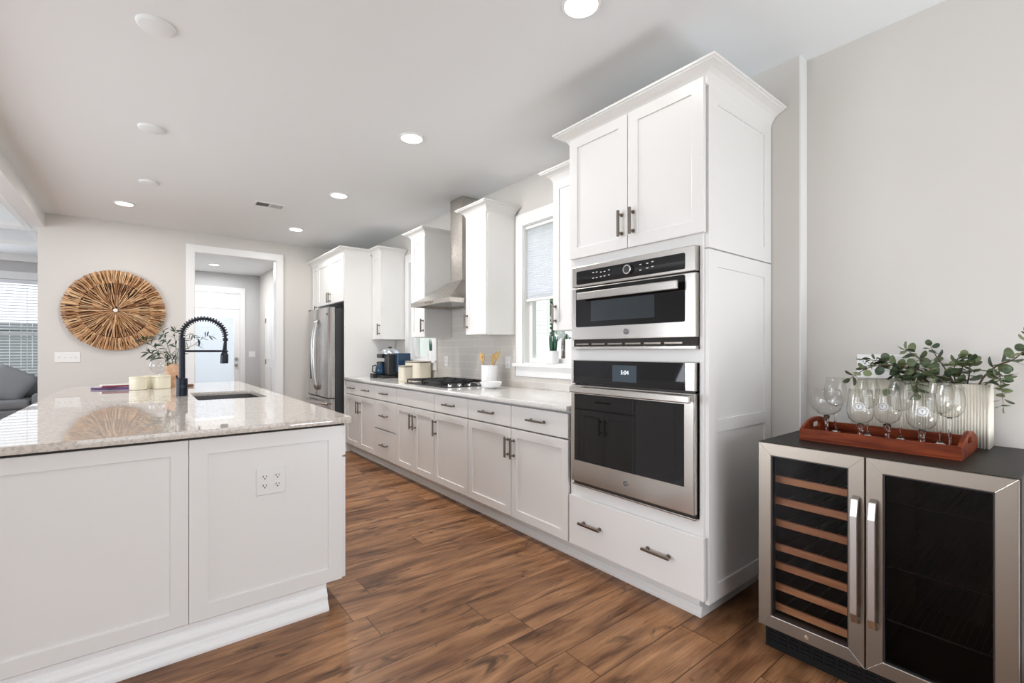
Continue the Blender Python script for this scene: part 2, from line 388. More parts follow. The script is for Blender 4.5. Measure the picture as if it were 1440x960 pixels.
# kitchen ceiling plus hall ceiling
struct(MB().box(LW, 2.9, -3.8, BY + 0.12, CZ, CZ + 0.1).build('ceiling', 'ceiling_paint'))
struct(MB().box(0.2, 2.0, BY + 0.12, 10.7, CZ, CZ + 0.1).build('ceiling_hall', 'ceiling_paint'))
W1 = (4.76, 5.37, 1.13, 2.33); W2 = (2.525, 3.145, 1.13, 2.33)
WXm = lambda x: (lambda a, b, d: (x + d, a, b))
struct(plate('wall_right', 'wall_paint', None, rect(0.955, BY + 0.12, 0, CZ), [rect(*W1), rect(*W2)], WXm(WX), 0.14))
struct(MB().box(NX, NX + 0.1, -3.8, 0.955, 0, CZ).build('wall_right_near', 'wall_paint'))
struct(plate('wall_back', 'wall_paint', None, [(-0.885, 0), (0.523, 0), (0.523, 2.488), (1.461, 2.488), (1.461, 0), (2.62, 0), (2.62, CZ), (-0.885, CZ)], [], FY(BY), 0.12))
struct(plate('wall_rear', 'wall_paint', None, rect(-6.2, 2.9, 0, CZ), [rect(-1.3, 2.4, 0.06, 2.4)], FY(-3.8), 0.12))
# header between kitchen and living room
struct(MB().box(LW - 0.12, LW, -3.8, BY, 2.585, CZ + 0.1).build('trim_1', 'trim_white'))
# hall
struct(MB().box(1.86, 1.96, BY + 0.12, 10.65, 0, CZ).build('wall_hall_right', 'wall_paint'))
struct(MB().box(0.22, 0.32, BY + 0.12, 10.65, 0, CZ).build('wall_hall_left', 'hall_paint'))
struct(plate('wall_hall_back', 'hall_paint', None, [(0.32, 0), (0.585, 0), (0.585, 2.375), (1.525, 2.375), (1.525, 0), (1.86, 0), (1.86, CZ), (0.32, CZ)], [], FY(10.55), 0.12))
# living room shell
LWIN = (-4.2, -1.22, 0.62, 2.36)
struct(plate('wall_living_back', 'hall_paint', None, rect(-6.2, 0.22, 0, 3.1), [rect(*LWIN)], FY(10.6), 0.12))
struct(plate('wall_living_left', 'hall_paint', None, rect(-3.8, 10.6, 0, 3.1), [rect(-0.5, 5.5, 0.3, 2.4)], FX(-6.2), 0.12))
struct(MB().box(-0.885, -0.765, BY + 0.12, 10.6, 0, 3.1).build('wall_living_right', 'hall_paint'))
lc = MB()
lc.box(-6.2, LW - 0.12, -3.8, 10.6, 3.0, 3.1)                        # upper plane of the coffers
for a, b_ in ((-3.8, 1.4), (8.14, 8.34), (9.5, 10.6)): lc.box(-6.2, LW - 0.12, a, b_, 2.74, 3.0)
for a, b_ in ((-1.09, LW - 0.12), (-3.4, -3.2), (-6.2, -5.6)): lc.box(a, b_, 1.4, 8.14, 2.74, 3.0); lc.box(a, b_, 8.34, 9.5, 2.74, 3.0)
struct(lc.build('ceiling_living', 'ceiling_paint'))
ct = MB()
for a, b_ in ((1.4, 8.14), (8.34, 9.5)):
    for x0, x1 in ((-3.2, -1.09), (-5.6, -3.4)):
        ct.frame(lambda p, q, d: (p, q, 2.735 + d), x0 - 0.03, x1 + 0.03, a - 0.03, b_ + 0.03, 0.06, 0, 0.06)
struct(ct.build('trim_2', 'trim_white'))
struct(MB().box(-6.2, -0.885, 10.5, 10.6, 2.64, 2.74).build('trim_3', 'trim_white'))

# casing of the opening in the back wall
cs = MB(); z1 = 2.488
o_ = [(0.43, 0), (0.523, 0), (0.523, z1), (1.461, z1), (1.461, 0), (1.554, 0), (1.554, 2.582), (0.43, 2.582)]
struct(plate('trim_4', 'trim_white', None, o_, [], lambda a, b, d: (a, BY - 0.018 + d, b), 0.018, bevel=0.004))
struct(MB().box(0.515, 0.527, BY, BY + 0.13, 0, z1).box(1.457, 1.469, BY, BY + 0.13, 0, z1).box(0.515, 1.469, BY, BY + 0.13, z1 - 0.004, z1 + 0.008).build('trim_5', 'trim_white'))

# baseboards
def baseboard(name, x0, x1, y0, y1): return struct(MB().box(x0, x1, y0, y1, 0, 0.11).build(name, 'trim_white', bevel=0.004))
baseboard('baseboard_back', -0.885, 0.43, BY - 0.015, BY)
baseboard('baseboard_right', NX - 0.015, NX, -3.6, 0.955)
struct(MB().box(WX, NX, 0.949, 0.955, 0.11, CZ).build('jog_strip', 'trim_white'))  # white strip over the jog face, paler than both walls
struct(MB().box(WX - 0.015, NX, 0.94, 0.955, 0, 0.11).build('baseboard_jog', 'trim_white', bevel=0.004))
struct(MB().box(WX - 0.015, WX, 0.955, 1.09, 0, 0.11).build('baseboard_corner', 'trim_white', bevel=0.004))
baseboard('baseboard_hall_right', 1.845, 1.86, BY + 0.12, 9.0)

# ------------------------------------------------------------------ windows of the kitchen wall
def kitchen_window(name, w, stool_y, label_no):
    y0, y1, z0, z1 = w
    r = bpy.data.objects.new(name, None); C.objects.link(r); r.location = (WX, (y0 + y1) / 2, z0); struct(r)
    MB().frame(FX(WX + 0.06), y0, y1, z0, z1, 0.045, 0, 0.05).build('window_frame', 'trim_white', r, bevel=0.003)
    MB().box(WX + 0.07, WX + 0.10, y0 + 0.045, y1 - 0.045, 1.70, 1.745).build('sash_rail', 'trim_white', r, bevel=0.003)
    MB().box(WX + 0.088, WX + 0.092, y0 + 0.04, y1 - 0.04, z0 + 0.04, z1 - 0.04).build('pane', 'window_glass', r)
    cs = [(y0 - 0.095, z0 - 0.03), (y0, z0 - 0.03), (y0, z1), (y1, z1), (y1, z0 - 0.03), (y1 + 0.095, z0 - 0.03), (y1 + 0.095, z1 + 0.105), (y0 - 0.095, z1 + 0.105)]
    plate('casing', 'trim_white', r, cs, [], FX(WX - 0.018), 0.018, bevel=0.003)
    MB().frame(FX(WX), y0, y1, z0, z1, 0.006, 0.0, 0.06).build('jamb', 'trim_white', r)
    MB().box(WX - 0.045, WX + 0.06, y0 - 0.11, y1 + 0.11, z0 - 0.03, z0).build('stool', 'trim_white', r, bevel=0.004)
    MB().box(WX - 0.018, WX - 0.001, y0 - 0.095, y1 + 0.095, z0 - 0.115, z0 - 0.03).build('apron', 'trim_white', r, bevel=0.003)
    return r
kitchen_window('window_1', W1, None, 1)
kitchen_window('window_2', W2, None, 2)
def pleated_shade(w, zb, label):
    y0, y1, z0, z1 = w
    t = thing('pleated_shade', (WX + 0.035, (y0 + y1) / 2, z1), label, 'window shade', 'pleated shades in the kitchen windows')
    k = int((z1 - 0.03 - zb) / 0.019); b_ = MB(); prev = None
    for i in range(2 * k + 1):
        z = z1 - 0.03 - (z1 - 0.03 - zb) * i / (2 * k); x = WX + (0.030 if i % 2 else 0.040)
        cur = (b_.b.verts.new((x, y0 + 0.012, z)), b_.b.verts.new((x, y1 - 0.012, z)))
        if prev: b_.b.faces.new((prev[0], prev[1], cur[1], cur[0]))
        prev = cur
    b_.build('pleats', 'shade_fabric', t)
    MB().box(WX + 0.015, WX + 0.055, y0 + 0.008, y1 - 0.008, z1 - 0.032, z1 - 0.007).build('head_rail', 'trim_white', t, bevel=0.002)
    MB().box(WX + 0.022, WX + 0.048, y0 + 0.010, y1 - 0.010, zb - 0.022, zb).build('bottom_rail', 'plastic_white', t, bevel=0.002)
pleated_shade(W2, 1.69, 'white pleated shade half lowered in the window beside the oven tower')
pleated_shade(W1, 1.69, 'white pleated shade in the narrow window near the refrigerator')

# ------------------------------------------------------------------ cabinet pieces
CW = 'cabinet_white'
def shaker(name, parent, mp, a0, a1, b0, b1, th=0.02, rail=0.057, inset=0.008):
    m_ = MB().frame(mp, a0, a1, b0, b1, rail, 0, th)
    c0, c1 = mp(a0 + rail - 0.002, b0 + rail - 0.002, inset), mp(a1 - rail + 0.002, b1 - rail + 0.002, th - 0.002)
    m_.box(min(c0[0], c1[0]), max(c0[0], c1[0]), min(c0[1], c1[1]), max(c0[1], c1[1]), min(c0[2], c1[2]), max(c0[2], c1[2]))
    return m_.build(name, CW, parent, bevel=0.0018)
def slab(name, parent, x, y0, y1, z0, z1, th=0.02):
    return MB().box(x, x + th, y0, y1, z0, z1).build(name, CW, parent, bevel=0.0022)
def pull(parent, x, y, z, vertical, ln=0.15):
    """bar pull standing 32 mm off a face at x (facing -X), centred on y, z"""
    m_ = MB(); h = ln / 2; s_ = ln / 2 - 0.020; w = 0.0062
    if vertical:
        m_.box(x - 0.038, x - 0.026, y - w, y + w, z - h, z + h)
        for q in (-s_, s_): m_.cyl((x - 0.028, y, z + q), (x, y, z + q), 0.0055, 10); m_.cyl((x - 0.006, y, z + q), (x, y, z + q), 0.010, 14)
    else:
        m_.box(x - 0.038, x - 0.026, y - h, y + h, z - w, z + w)
        for q in (-s_, s_): m_.cyl((x - 0.028, y + q, z), (x, y + q, z), 0.0055, 10); m_.cyl((x - 0.006, y + q, z), (x, y + q, z), 0.010, 14)
    return m_.build('handle', 'pewter', parent, bevel=0.0012)
COVE = [(0, 0), (0.003, 0.012), (0.009, 0.026), (0.020, 0.042), (0.036, 0.054), (0.055, 0.061), (0.066, 0.063), (0.066, 0.068), (0.075, 0.070), (0.075, 0.080)]
def crown(parent, xf, y0, y1, near, far, zb, W_=WX - 0.002, near_end=None):
    m_ = MB(); prev = None
    rows = [(-0.02, 0.0)] + COVE + [(-0.02, 0.080)]
    for o, h in rows:
        p = []
        if far: p += [(W_, y1 + o), (xf - o, y1 + o)]
        else: p += [(xf - o, y1)]
        if near: p += [(xf - o, y0 - o), (near_end or W_, y0 - o)]
        else: p += [(xf - o, y0)]
        cur = [m_.b.verts.new((a, b, zb + h)) for a, b in p]
        if prev:
            for i in range(len(cur) - 1): m_.b.faces.new((prev[i], prev[i + 1], cur[i + 1], cur[i]))
        prev = cur
    m_.b.faces.new(prev) if len(prev) > 2 else None
    return m_.build('crown_moulding', CW, parent)
FACE = 1.96      # front plane of the base doors
def base_cabinet(y0, y1, label):
    t = thing('base_cabinet', (2.3, (y0 + y1) / 2, 0), label, 'cabinet', 'base cabinets under the long worktop')
    MB().box(FACE + 0.055, 2.612, y0 + 0.001, y1 - 0.001, 0.112, 0.884).build('carcass', CW, t)
    MB().box(2.05, 2.065, y0, y1, 0, 0.112).build('toe_kick', CW, t)
    return t
G = 0.003
# counted from the oven tower outwards
c = base_cabinet(1.936, 3.022, 'double base cabinet with two drawers over two doors, next to the oven tower')
for a, b_ in ((1.944, 2.486), (2.486, 3.022)):
    d = slab('drawer', c, FACE, a + G, b_ - G, 0.722, 0.868); pull(d, FACE, (a + b_) / 2, 0.796, False, 0.165)
d = shaker('door', c, FX(FACE), 1.944 + G, 2.486 - G, 0.118, 0.712); pull(d, FACE, 2.486 - 0.032, 0.585, True, 0.14)
d = shaker('door', c, FX(FACE), 2.486 + G, 3.022 - G, 0.118, 0.712); pull(d, FACE, 2.486 + 0.032, 0.585, True, 0.14)
c = base_cabinet(3.022, 3.551, 'single-door base cabinet with one drawer, right of the gas cooktop')
d = slab('drawer', c, FACE, 3.022 + G, 3.551 - G, 0.722, 0.868); pull(d, FACE, 3.287, 0.796, False, 0.165)
d = shaker('door', c, FX(FACE), 3.022 + G, 3.551 - G, 0.118, 0.712); pull(d, FACE, 3.551 - 0.032, 0.585, True, 0.14)
c = base_cabinet(3.551, 4.310, 'base cabinet below the gas cooktop with a plain panel over two doors')
slab('false_front', c, FACE, 3.551 + G, 4.310 - G, 0.722, 0.868)
ym = (3.551 + 4.310) / 2
d = shaker('door', c, FX(FACE), 3.551 + G, ym - G, 0.118, 0.712); pull(d, FACE, ym - 0.032, 0.585, True, 0.14)
d = shaker('door', c, FX(FACE), ym + G, 4.310 - G, 0.118, 0.712); pull(d, FACE, ym + 0.032, 0.585, True, 0.14)
c = base_cabinet(4.310, 4.856, 'three-drawer base cabinet left of the gas cooktop')
for a, b_ in ((0.722, 0.868), (0.421, 0.712), (0.118, 0.411)):
    d = slab('drawer', c, FACE, 4.310 + G, 4.856 - G, a, b_); pull(d, FACE, 4.583, (a + b_) / 2, False, 0.165)
c = base_cabinet(4.856, 5.760, 'base cabinet under the coffee maker with one wide two-handled drawer over two doors')
d = slab('drawer', c, FACE, 4.856 + G, 5.753 - G, 0.722, 0.868); pull(d, FACE, 5.08, 0.796, False, 0.165); pull(d, FACE, 5.53, 0.796, False, 0.165)
ym = (4.856 + 5.753) / 2
d = shaker('door', c, FX(FACE), 4.856 + G, ym - G, 0.118, 0.712); pull(d, FACE, ym - 0.032, 0.585, True, 0.14)
d = shaker('door', c, FX(FACE), ym + G, 5.753 - G, 0.118, 0.712); pull(d, FACE, ym + 0.032, 0.585, True, 0.14)
# shoe moulding along the toe kicks
sh = MB().prism([(2.032, 0.0), (2.05, 0.0), (2.05, 0.045), (2.044, 0.045), (2.038, 0.036), (2.036, 0.018), (2.032, 0.014)], 'y', 1.155, 5.78)
struct(sh.build('trim_6', CW))

ck = rect(2.08, 2.55, 3.545, 4.305)
wt = plate('worktop', 'quartz_run', None, rect(1.935, 2.611, 1.937, 5.758), [ck], lambda a, b, d: (a, b, 0.885 + d), 0.03, bevel=0.003)
tag(wt, 'long speckled white quartz worktop on the base cabinets along the wall', 'worktop')
bs = plate('wall_backsplash', 'tile', None, [(1.94, 0.9155), (5.758, 0.9155), (5.758, 1.385), (5.482, 1.385), (5.482, 1.012), (4.65, 1.012), (4.65, 1.385), (3.26, 1.385), (3.26, 1.012), (2.415, 1.012), (2.415, 1.385), (1.94, 1.385)], [], FX(2.6125), 0.0065)
struct(bs)
struct(MB().box(2.6125, 2.619, 3.569, 4.344, 1.385, 1.70).build('wall_backsplash_hood', 'tile'))

# upper cabinets
UF = 2.29
def upper(y0, y1, label, far, near, hy, crown_far=None):
    t = thing('wall_cabinet', (2.45, (y0 + y1) / 2, 1.38), label, 'cabinet', 'wall cabinets above the long worktop')
    MB().box(UF + 0.021, 2.6115, y0, y1, 1.38, 2.44).build('carcass', CW, t, bevel=0.0015)
    d = shaker('door', t, FX(UF), y0 + 0.003, y1 - 0.003, 1.383, 2.43)
    pull(d, UF, hy, 1.50, True, 0.14)
    crown(t, UF + 0.005, y0, y1, near, far, 2.425, 2.6115)
    return t
upper(1.938, 2.425, 'white wall cabinet squeezed between window and oven tower', True, False, 2.395)
upper(3.25, 3.568, 'narrow white wall cabinet between the range hood and the window by the oven tower', True, True, 3.538)
upper(4.345, 4.655, 'narrow white wall cabinet left of the range hood, beside the far window', True, True, 4.375)
upper(5.48, 5.757, 'white wall cabinet above the coffee maker, against the refrigerator panel', False, True, 5.51)

# ------------------------------------------------------------------ oven tower
T0, T1 = 1.09, 1.935
tw = thing('oven_tower', (2.3, 1.51, 0), 'tall white oven tower cabinet holding the microwave and the wall oven', 'cabinet')
ca = MB()
ca.box(1.981, 2.6, T0 + 0.02, T0 + 0.038, 0.11, 2.44)           # sides, back, shelves
ca.box(1.981, 2.6, T1 - 0.018, T1, 0.11, 2.44)
ca.box(2.585, 2.6, T0 + 0.038, T1 - 0.018, 0.11, 2.44)
for z in (0.11, 0.43, 1.20, 1.75, 2.42): ca.box(1.981, 2.585, T0 + 0.038, T1 - 0.018, z, z + 0.02)
ca.build('carcass', CW, tw)
ff = MB()                                                          # face frame
for a, b_ in ((T0 + 0.021, 1.128), (1.902, T1)): ff.box(1.974, 1.981, a, b_, 0.11, 2.44)
for a, b_ in ((0.105, 0.13), (0.395, 0.476), (1.186, 1.246), (1.714, 1.80), (2.42, 2.44)): ff.box(1.974, 1.981, 1.128, 1.902, a, b_)
ff.build('face_frame', CW, tw)
sp_ = shaker('side_panel', tw, FY(T0), 1.985, 2.617, 1.703, 2.44, rail=0.075)
sp_ = MB().frame(FY(T0), 1.985, 2.617, 0.10, 1.697, 0.075, 0, 0.02)
sp_.box(2.058, 2.544, T0 + 0.008, T0 + 0.018, 0.165, 1.64); sp_.box(2.058, 2.544, T0, T0 + 0.018, 0.865, 0.925)
sp_.build('side_panel', CW, tw, bevel=0.0018)
sp_ = shaker('door', tw, FX(FACE - 0.006), 1.098, 1.511, 1.768, 2.462, rail=0.06); pull(sp_, FACE - 0.006, 1.511 - 0.034, 1.895, True, 0.135)
sp_ = shaker('door', tw, FX(FACE - 0.006), 1.515, 1.928, 1.768, 2.462, rail=0.06); pull(sp_, FACE - 0.006, 1.515 + 0.034, 1.895, True, 0.135)
d = slab('drawer', tw, FACE - 0.006, 1.098, 1.931, 0.122, 0.405)
pull(d, FACE - 0.006, 1.755, 0.268, False, 0.155); pull(d, FACE - 0.006, 1.33, 0.268, False, 0.155)
crown(tw, 1.968, T0, T1, True, True, 2.425, 2.618)
MB().box(2.05, 2.065, T0 + 0.083, T1, 0, 0.112).box(2.0651, 2.6, T0 + 0.083, T0 + 0.098, 0, 0.11).build('toe_kick', CW, tw)
MB().prism([(T0 + 0.065, 0), (T0 + 0.083, 0), (T0 + 0.083, 0.045), (T0 + 0.077, 0.045), (T0 + 0.07, 0.03)], 'x', 2.0505, 2.6).build('shoe_moulding', CW, tw)

def medallion(parent, x, y, z, r):
    m_ = MB().cyl((x - 0.003, y, z), (x, y, z), r, 28).build('emblem', 'chrome', parent)
    MB().cyl((x - 0.0036, y, z), (x - 0.0028, y, z), r * 0.86, 28).build('emblem_face', 'grey_print', m_)
    text('emblem_letters', 'GE', r * 1.05, 'chrome', m_, lambda a, b, d: (x - 0.0042 + d, y - a, z + b), italic=0.3)
# microwave
mw = thing('built_in_microwave', (1.95, 1.51, 1.245), 'stainless built-in microwave with a control strip and knob, above the wall oven', 'microwave')
A0, A1, XM = 1.130, 1.897, 1.945
MB().box(1.985, 2.40, A0 + 0.02, A1 - 0.02, 1.27, 1.70).build('body', 'black_plastic', mw)
MB().box(XM, 1.984, A0, A1, 1.599, 1.716).build('control_panel', 'stainless', mw, bevel=0.004)
cpn = plate('control_strip', 'black_glass', mw, rrect(1.183, 1.862, 1.613, 1.688, 0.008), [], FX(XM - 0.002), 0.003)
MB().lathe([(0.0, 0), (0.026, 0), (0.026, 0.003), (0.0, 0.003)], seg=8)
kb = MB().tube([(XM - 0.002, 1.497, 1.652), (XM - 0.020, 1.497, 1.652)], [0.026, 0.024], 28).build('control_knob', 'chrome', cpn, bevel=0.0015)
MB().cyl((XM - 0.0205, 1.497, 1.652), (XM - 0.0195, 1.497, 1.652), 0.018, 24).build('knob_face', 'black_plastic', cpn)
for y, z in ((1.735, 1.668), (1.735, 1.638), (1.71, 1.668), (1.71, 1.638), (1.68, 1.664), (1.655, 1.664), (1.68, 1.640), (1.655, 1.640), (1.625, 1.668), (1.625, 1.642), (1.425, 1.668), (1.425, 1.640), (1.385, 1.668), (1.385, 1.645), (1.355, 1.672), (1.355, 1.648)):
    ic = MB().box(XM - 0.003, XM - 0.0021, y - 0.006, y + 0.006, z - 0.002, z + 0.002)
    ic.build('button_mark', 'white_print', cpn)
MB().box(XM - 0.0026, XM - 0.0021, 1.53, 1.60, 1.636, 1.672).build('display', 'interior_black', cpn)
dr = MB().box(XM, 1.984, A0, A1, 1.300, 1.594).build('door', 'stainless', mw, bevel=0.004)
dg = plate('door_glass', 'black_glass', dr, rrect(1.183, 1.866, 1.372, 1.588, 0.010), [], FX(XM - 0.002), 0.003)
plate('window', 'screen_dark', dr, rrect(1.345, 1.752, 1.402, 1.512, 0.003), [], FX(XM - 0.0028), 0.001)
hb = MB().box(XM - 0.046, XM - 0.030, 1.196, 1.822, 1.520, 1.562)
for y in (1.235, 1.765): hb.box(XM - 0.032, XM - 0.001, y - 0.012, y + 0.012, 1.530, 1.552)
hb.build('handle', 'stainless', dr, bevel=0.005)
medallion(dr, XM, 1.515, 1.338, 0.017)
MB().box(1.955, 1.984, A0 + 0.004, A1 - 0.004, 1.262, 1.300).build('vent_recess', 'gap_dark', mw)
vb = MB()
for i in range(6):
    y = A0 + 0.07 + i * 0.115; vb.box(1.950, 1.956, y, y + 0.095, 1.272, 1.280)
vb.build('vent_slats', 'pewter', mw)
MB().box(XM, 1.984, A0, A1, 1.246, 1.263).build('lower_trim', 'stainless', mw, bevel=0.003)

# oven
ov = thing('wall_oven', (1.95, 1.52, 0.476), 'stainless wall oven with a black glass door and a touch screen, below the microwave', 'oven')
B0, B1 = 1.135, 1.903
MB().box(1.985, 2.52, B0 + 0.02, B1 - 0.02, 0.50, 1.17).build('body', 'black_plastic', ov)
pn = MB().box(XM, 1.984, B0, B1, 1.054, 1.187).build('control_panel', 'stainless', ov, bevel=0.004)
MB().box(XM - 0.002, XM + 0.002, 1.183, 1.885, 1.056, 1.184).build('control_glass', 'black_glass', pn)
dsp = MB().box(XM - 0.0026, XM - 0.002, 1.449, 1.602, 1.078, 1.164).build('touch_screen', 'screen_glow', pn)
text('clock_digits', '5:04', 0.030, 'digits_glow', dsp, lambda a, b, d: (XM - 0.003 + d, 1.522 - a, 1.126 + b))
dr = MB().box(XM - 0.004, 1.984, B0, B1, 0.496, 1.046).build('door', 'stainless', ov, bevel=0.005)
dg = MB().box(XM - 0.006, XM, 1.186, 1.874, 0.618, 0.996).build('door_glass', 'black_glass', dr)
hb = MB().box(XM - 0.060, XM - 0.042, 1.128, 1.862, 1.006, 1.040)
for y in (1.150, 1.840): hb.box(XM - 0.044, XM - 0.002, y - 0.014, y + 0.014, 1.012, 1.034)
hb.build('handle', 'stainless', dr, bevel=0.005)
medallion(dr, XM - 0.004, 1.515, 0.560, 0.016)
MB().box(1.960, 1.984, B0 + 0.006, B1 - 0.006, 0.480, 0.497).build('lower_gap', 'gap_dark', ov)
MB().box(1.955, 1.984, B0, B1, 0.470, 0.4795).build('lower_trim', 'stainless', ov, bevel=0.002)

# ------------------------------------------------------------------ refrigerator and its surround
fc = thing('refrigerator_cabinet', (2.3, 6.4, 0), 'white cabinet surround over the refrigerator with two short doors and a full-height end panel', 'cabinet')
MB().box(1.945, 2.611, 5.762, 5.782, 0, 2.44).build('end_panel', CW, fc, bevel=0.002)
MB().box(1.96, 2.611, 5.784, 6.855, 1.85, 2.44).build('carcass', CW, fc)
d = shaker('door', fc, FX(1.94), 5.795, 6.318, 1.853, 2.43); pull(d, 1.94, 6.285, 1.935, True, 0.13)
d = shaker('door', fc, FX(1.94), 6.323, 6.850, 1.853, 2.43); pull(d, 1.94, 6.356, 1.935, True, 0.13)
crown(fc, 1.943, 5.762, BY - 0.002, True, False, 2.425, 2.6115, 2.272)
pc = thing('pantry_cabinet', (2.3, 7.0, 0), 'tall narrow white pantry cabinet in the corner, left of the refrigerator', 'cabinet')
MB().box(1.962, 2.611, 6.862, 7.122, 0.11, 2.424).box(2.03, 2.611, 6.862, 7.122, 0, 0.11).build('carcass', CW, pc)
d = shaker('door', pc, FX(1.94), 6.865, 7.118, 1.44, 2.42, rail=0.05); pull(d, 1.94, 6.893, 1.80, True, 0.14)
d = shaker('door', pc, FX(1.94), 6.865, 7.118, 0.118, 1.436, rail=0.05); pull(d, 1.94, 6.893, 1.30, True, 0.14)

rf = thing('refrigerator', (2.2, 6.31, 0), 'stainless french-door refrigerator with curved handles and a freezer drawer', 'refrigerator')
R0, R1, RX = 5.850, 6.815, 1.785
MB().box(1.862, 2.55, R0 + 0.004, R1 - 0.004, 0.02, 1.765).build('body', 'fridge_side', rf, bevel=0.004)
def fridge_panel(y0, y1, z0, z1, bow=0.012):
    poly = []; k = 10
    poly.append((1.856, y0)); 
    for i in range(k + 1):
        t = i / k; e_ = min(t, 1 - t) / 0.08
        poly.append((RX + (0.022 * (1 - min(1, e_)) ** 2) - bow * (1 - (2 * t - 1) ** 2) + bow, y0 + (y1 - y0) * t))
    poly.append((1.856, y1))
    return MB().prism(poly, 'z', z0, z1)
ysm = (R0 + R1) / 2
for a, b_, sg in ((R0, ysm - 0.003, 1), (ysm + 0.003, R1, -1)):
    d = fridge_panel(a, b_, 0.66, 1.775).build('door', 'stainless_vertical', rf); smooth_angle(d, 35)
    yh = ysm - 0.040 if sg == 1 else ysm + 0.040
    pth = [(RX - 0.004 - 0.055 * math.sin(math.pi * (i / 14)) ** 0.55, yh, 0.735 + 0.90 * i / 14) for i in range(15)]
    MB().tube(pth, 0.013, 12).build('handle', 'stainless_vertical', d, smooth=True)
    if sg == 1:
        MB().cyl((RX - 0.001, R0 + 0.09, 1.69), (RX + 0.006, R0 + 0.09, 1.69), 0.014, 24).build('emblem', 'grey_print', d)
    else:
        MB().box(RX - 0.002, RX + 0.01, yh + 0.10, yh + 0.29, 0.86, 1.20).build('water_dispenser', 'black_plastic', d, bevel=0.004)
d = fridge_panel(R0, R1, 0.10, 0.645).build('freezer_drawer', 'stainless_vertical', rf); smooth_angle(d, 35)
pth = [(RX - 0.004 - 0.055 * math.sin(math.pi * (i / 14)) ** 0.5, R0 + 0.05 + (R1 - R0 - 0.10) * i / 14, 0.585) for i in range(15)]
MB().tube(pth, 0.013, 12).build('handle', 'stainless', d, smooth=True)
MB().box(1.80, 1.856, R0 + 0.006, R1 - 0.006, 0.645, 0.66).build('seal_gap', 'gap_dark', rf)
for a in (R0 + 0.01, R1 - 0.09): MB().box(1.80, 1.93, a, a + 0.08, 1.7755, 1.792).build('hinge_cover', 'black_plastic', rf, bevel=0.003)
MB().box(1.85, 1.87, R0 + 0.02, R1 - 0.02, 0.0, 0.09).build('kick_grille', 'black_plastic', rf)

# ------------------------------------------------------------------ range hood
hd = thing('range_hood', (2.4, 3.957, 1.68), 'stainless pyramid range hood with a square chimney to the ceiling', 'range hood')
H0, H1, HX = 3.577, 4.335, 2.13
DX, D0, D1 = 2.43, 3.845, 4.068
hx = 2.608
cn = MB()
cn.ring([[(HX, H0, 1.715), (HX, H1, 1.715), (hx, H1, 1.715), (hx, H0, 1.715)],
         [(HX + 0.09, H0 + 0.09, 1.768), (HX + 0.09, H1 - 0.09, 1.768), (hx, H1 - 0.09, 1.768), (hx, H0 + 0.09, 1.768)],
         [(DX - 0.012, D0 - 0.012, 1.925), (DX - 0.012, D1 + 0.012, 1.925), (hx, D1 + 0.012, 1.925), (hx, D0 - 0.012, 1.925)]], caps=False)
cn.frame(lambda a, b, d: (b, a, 1.675 + d), H0, H1, HX, hx, 0.02, 0, 0.04)
cn.build('canopy', 'hood_steel', hd)
MB().box(HX + 0.02, hx - 0.02, H0 + 0.02, H1 - 0.02, 1.69, 1.70).build('filter', 'stainless', hd)
hb = MB()
for i in range(5): y = 3.957 + (i - 2) * 0.035; hb.cyl((HX - 0.003, y, 1.697), (HX, y, 1.697), 0.008, 14)
hb.build('buttons', 'pewter', hd)
MB().box(DX, hx, D0, D1, 1.90, CZ - 0.002).build('chimney', 'hood_steel', hd, bevel=0.001)

# ------------------------------------------------------------------ gas cooktop
gc = thing('gas_cooktop', (2.315, 3.925, 0.916), 'stainless gas cooktop with black iron grates and four knobs', 'cooktop')
MB().box(2.055, 2.575, 3.52, 4.33, 0.9155, 0.921).build('base_plate', 'iron_black', gc, bevel=0.002)
MB().box(2.085, 2.545, 3.56, 4.29, 0.887, 0.9155).build('burner_box', 'stainless', gc)
for i, (a, b_) in enumerate(((3.64, 3.97), (3.985, 4.315))):
    gm_ = MB(); z0, z1 = 0.945, 0.960
    for y in (a, (a + b_) / 2 - 0.006, b_ - 0.012): gm_.box(2.075, 2.555, y, y + 0.012, z0, z1)
    for x in (2.075, 2.19, 2.309, 2.43, 2.543): gm_.box(x, x + 0.012, a, b_, z0, z1)
    for x in (2.075, 2.309, 2.543):
        for y in (a, b_ - 0.012): gm_.box(x, x + 0.012, y, y + 0.012, 0.921, z0)
    gm_.build('grate', 'iron_black', gc, bevel=0.002)
for x, y, r_ in ((2.19, 3.80, 0.045), (2.44, 3.80, 0.038), (2.19, 4.15, 0.038), (2.44, 4.15, 0.045)):
    bn = MB().lathe([(r_, 0), (r_, 0.012), (r_ * 0.9, 0.018), (0, 0.018)], (x, y, 0.921), 24, caps=False).build('burner', 'iron_black', gc)
for x in (2.13, 2.225, 2.33, 2.43):
    kn = MB().lathe([(0.021, 0), (0.021, 0.014), (0.019, 0.018), (0.0, 0.018)], (x, 3.572, 0.921), 20, caps=False).box(x - 0.004, x + 0.004, 3.572 - 0.019, 3.572 + 0.019, 0.935, 0.947).build('control_knob', 'chrome', gc)

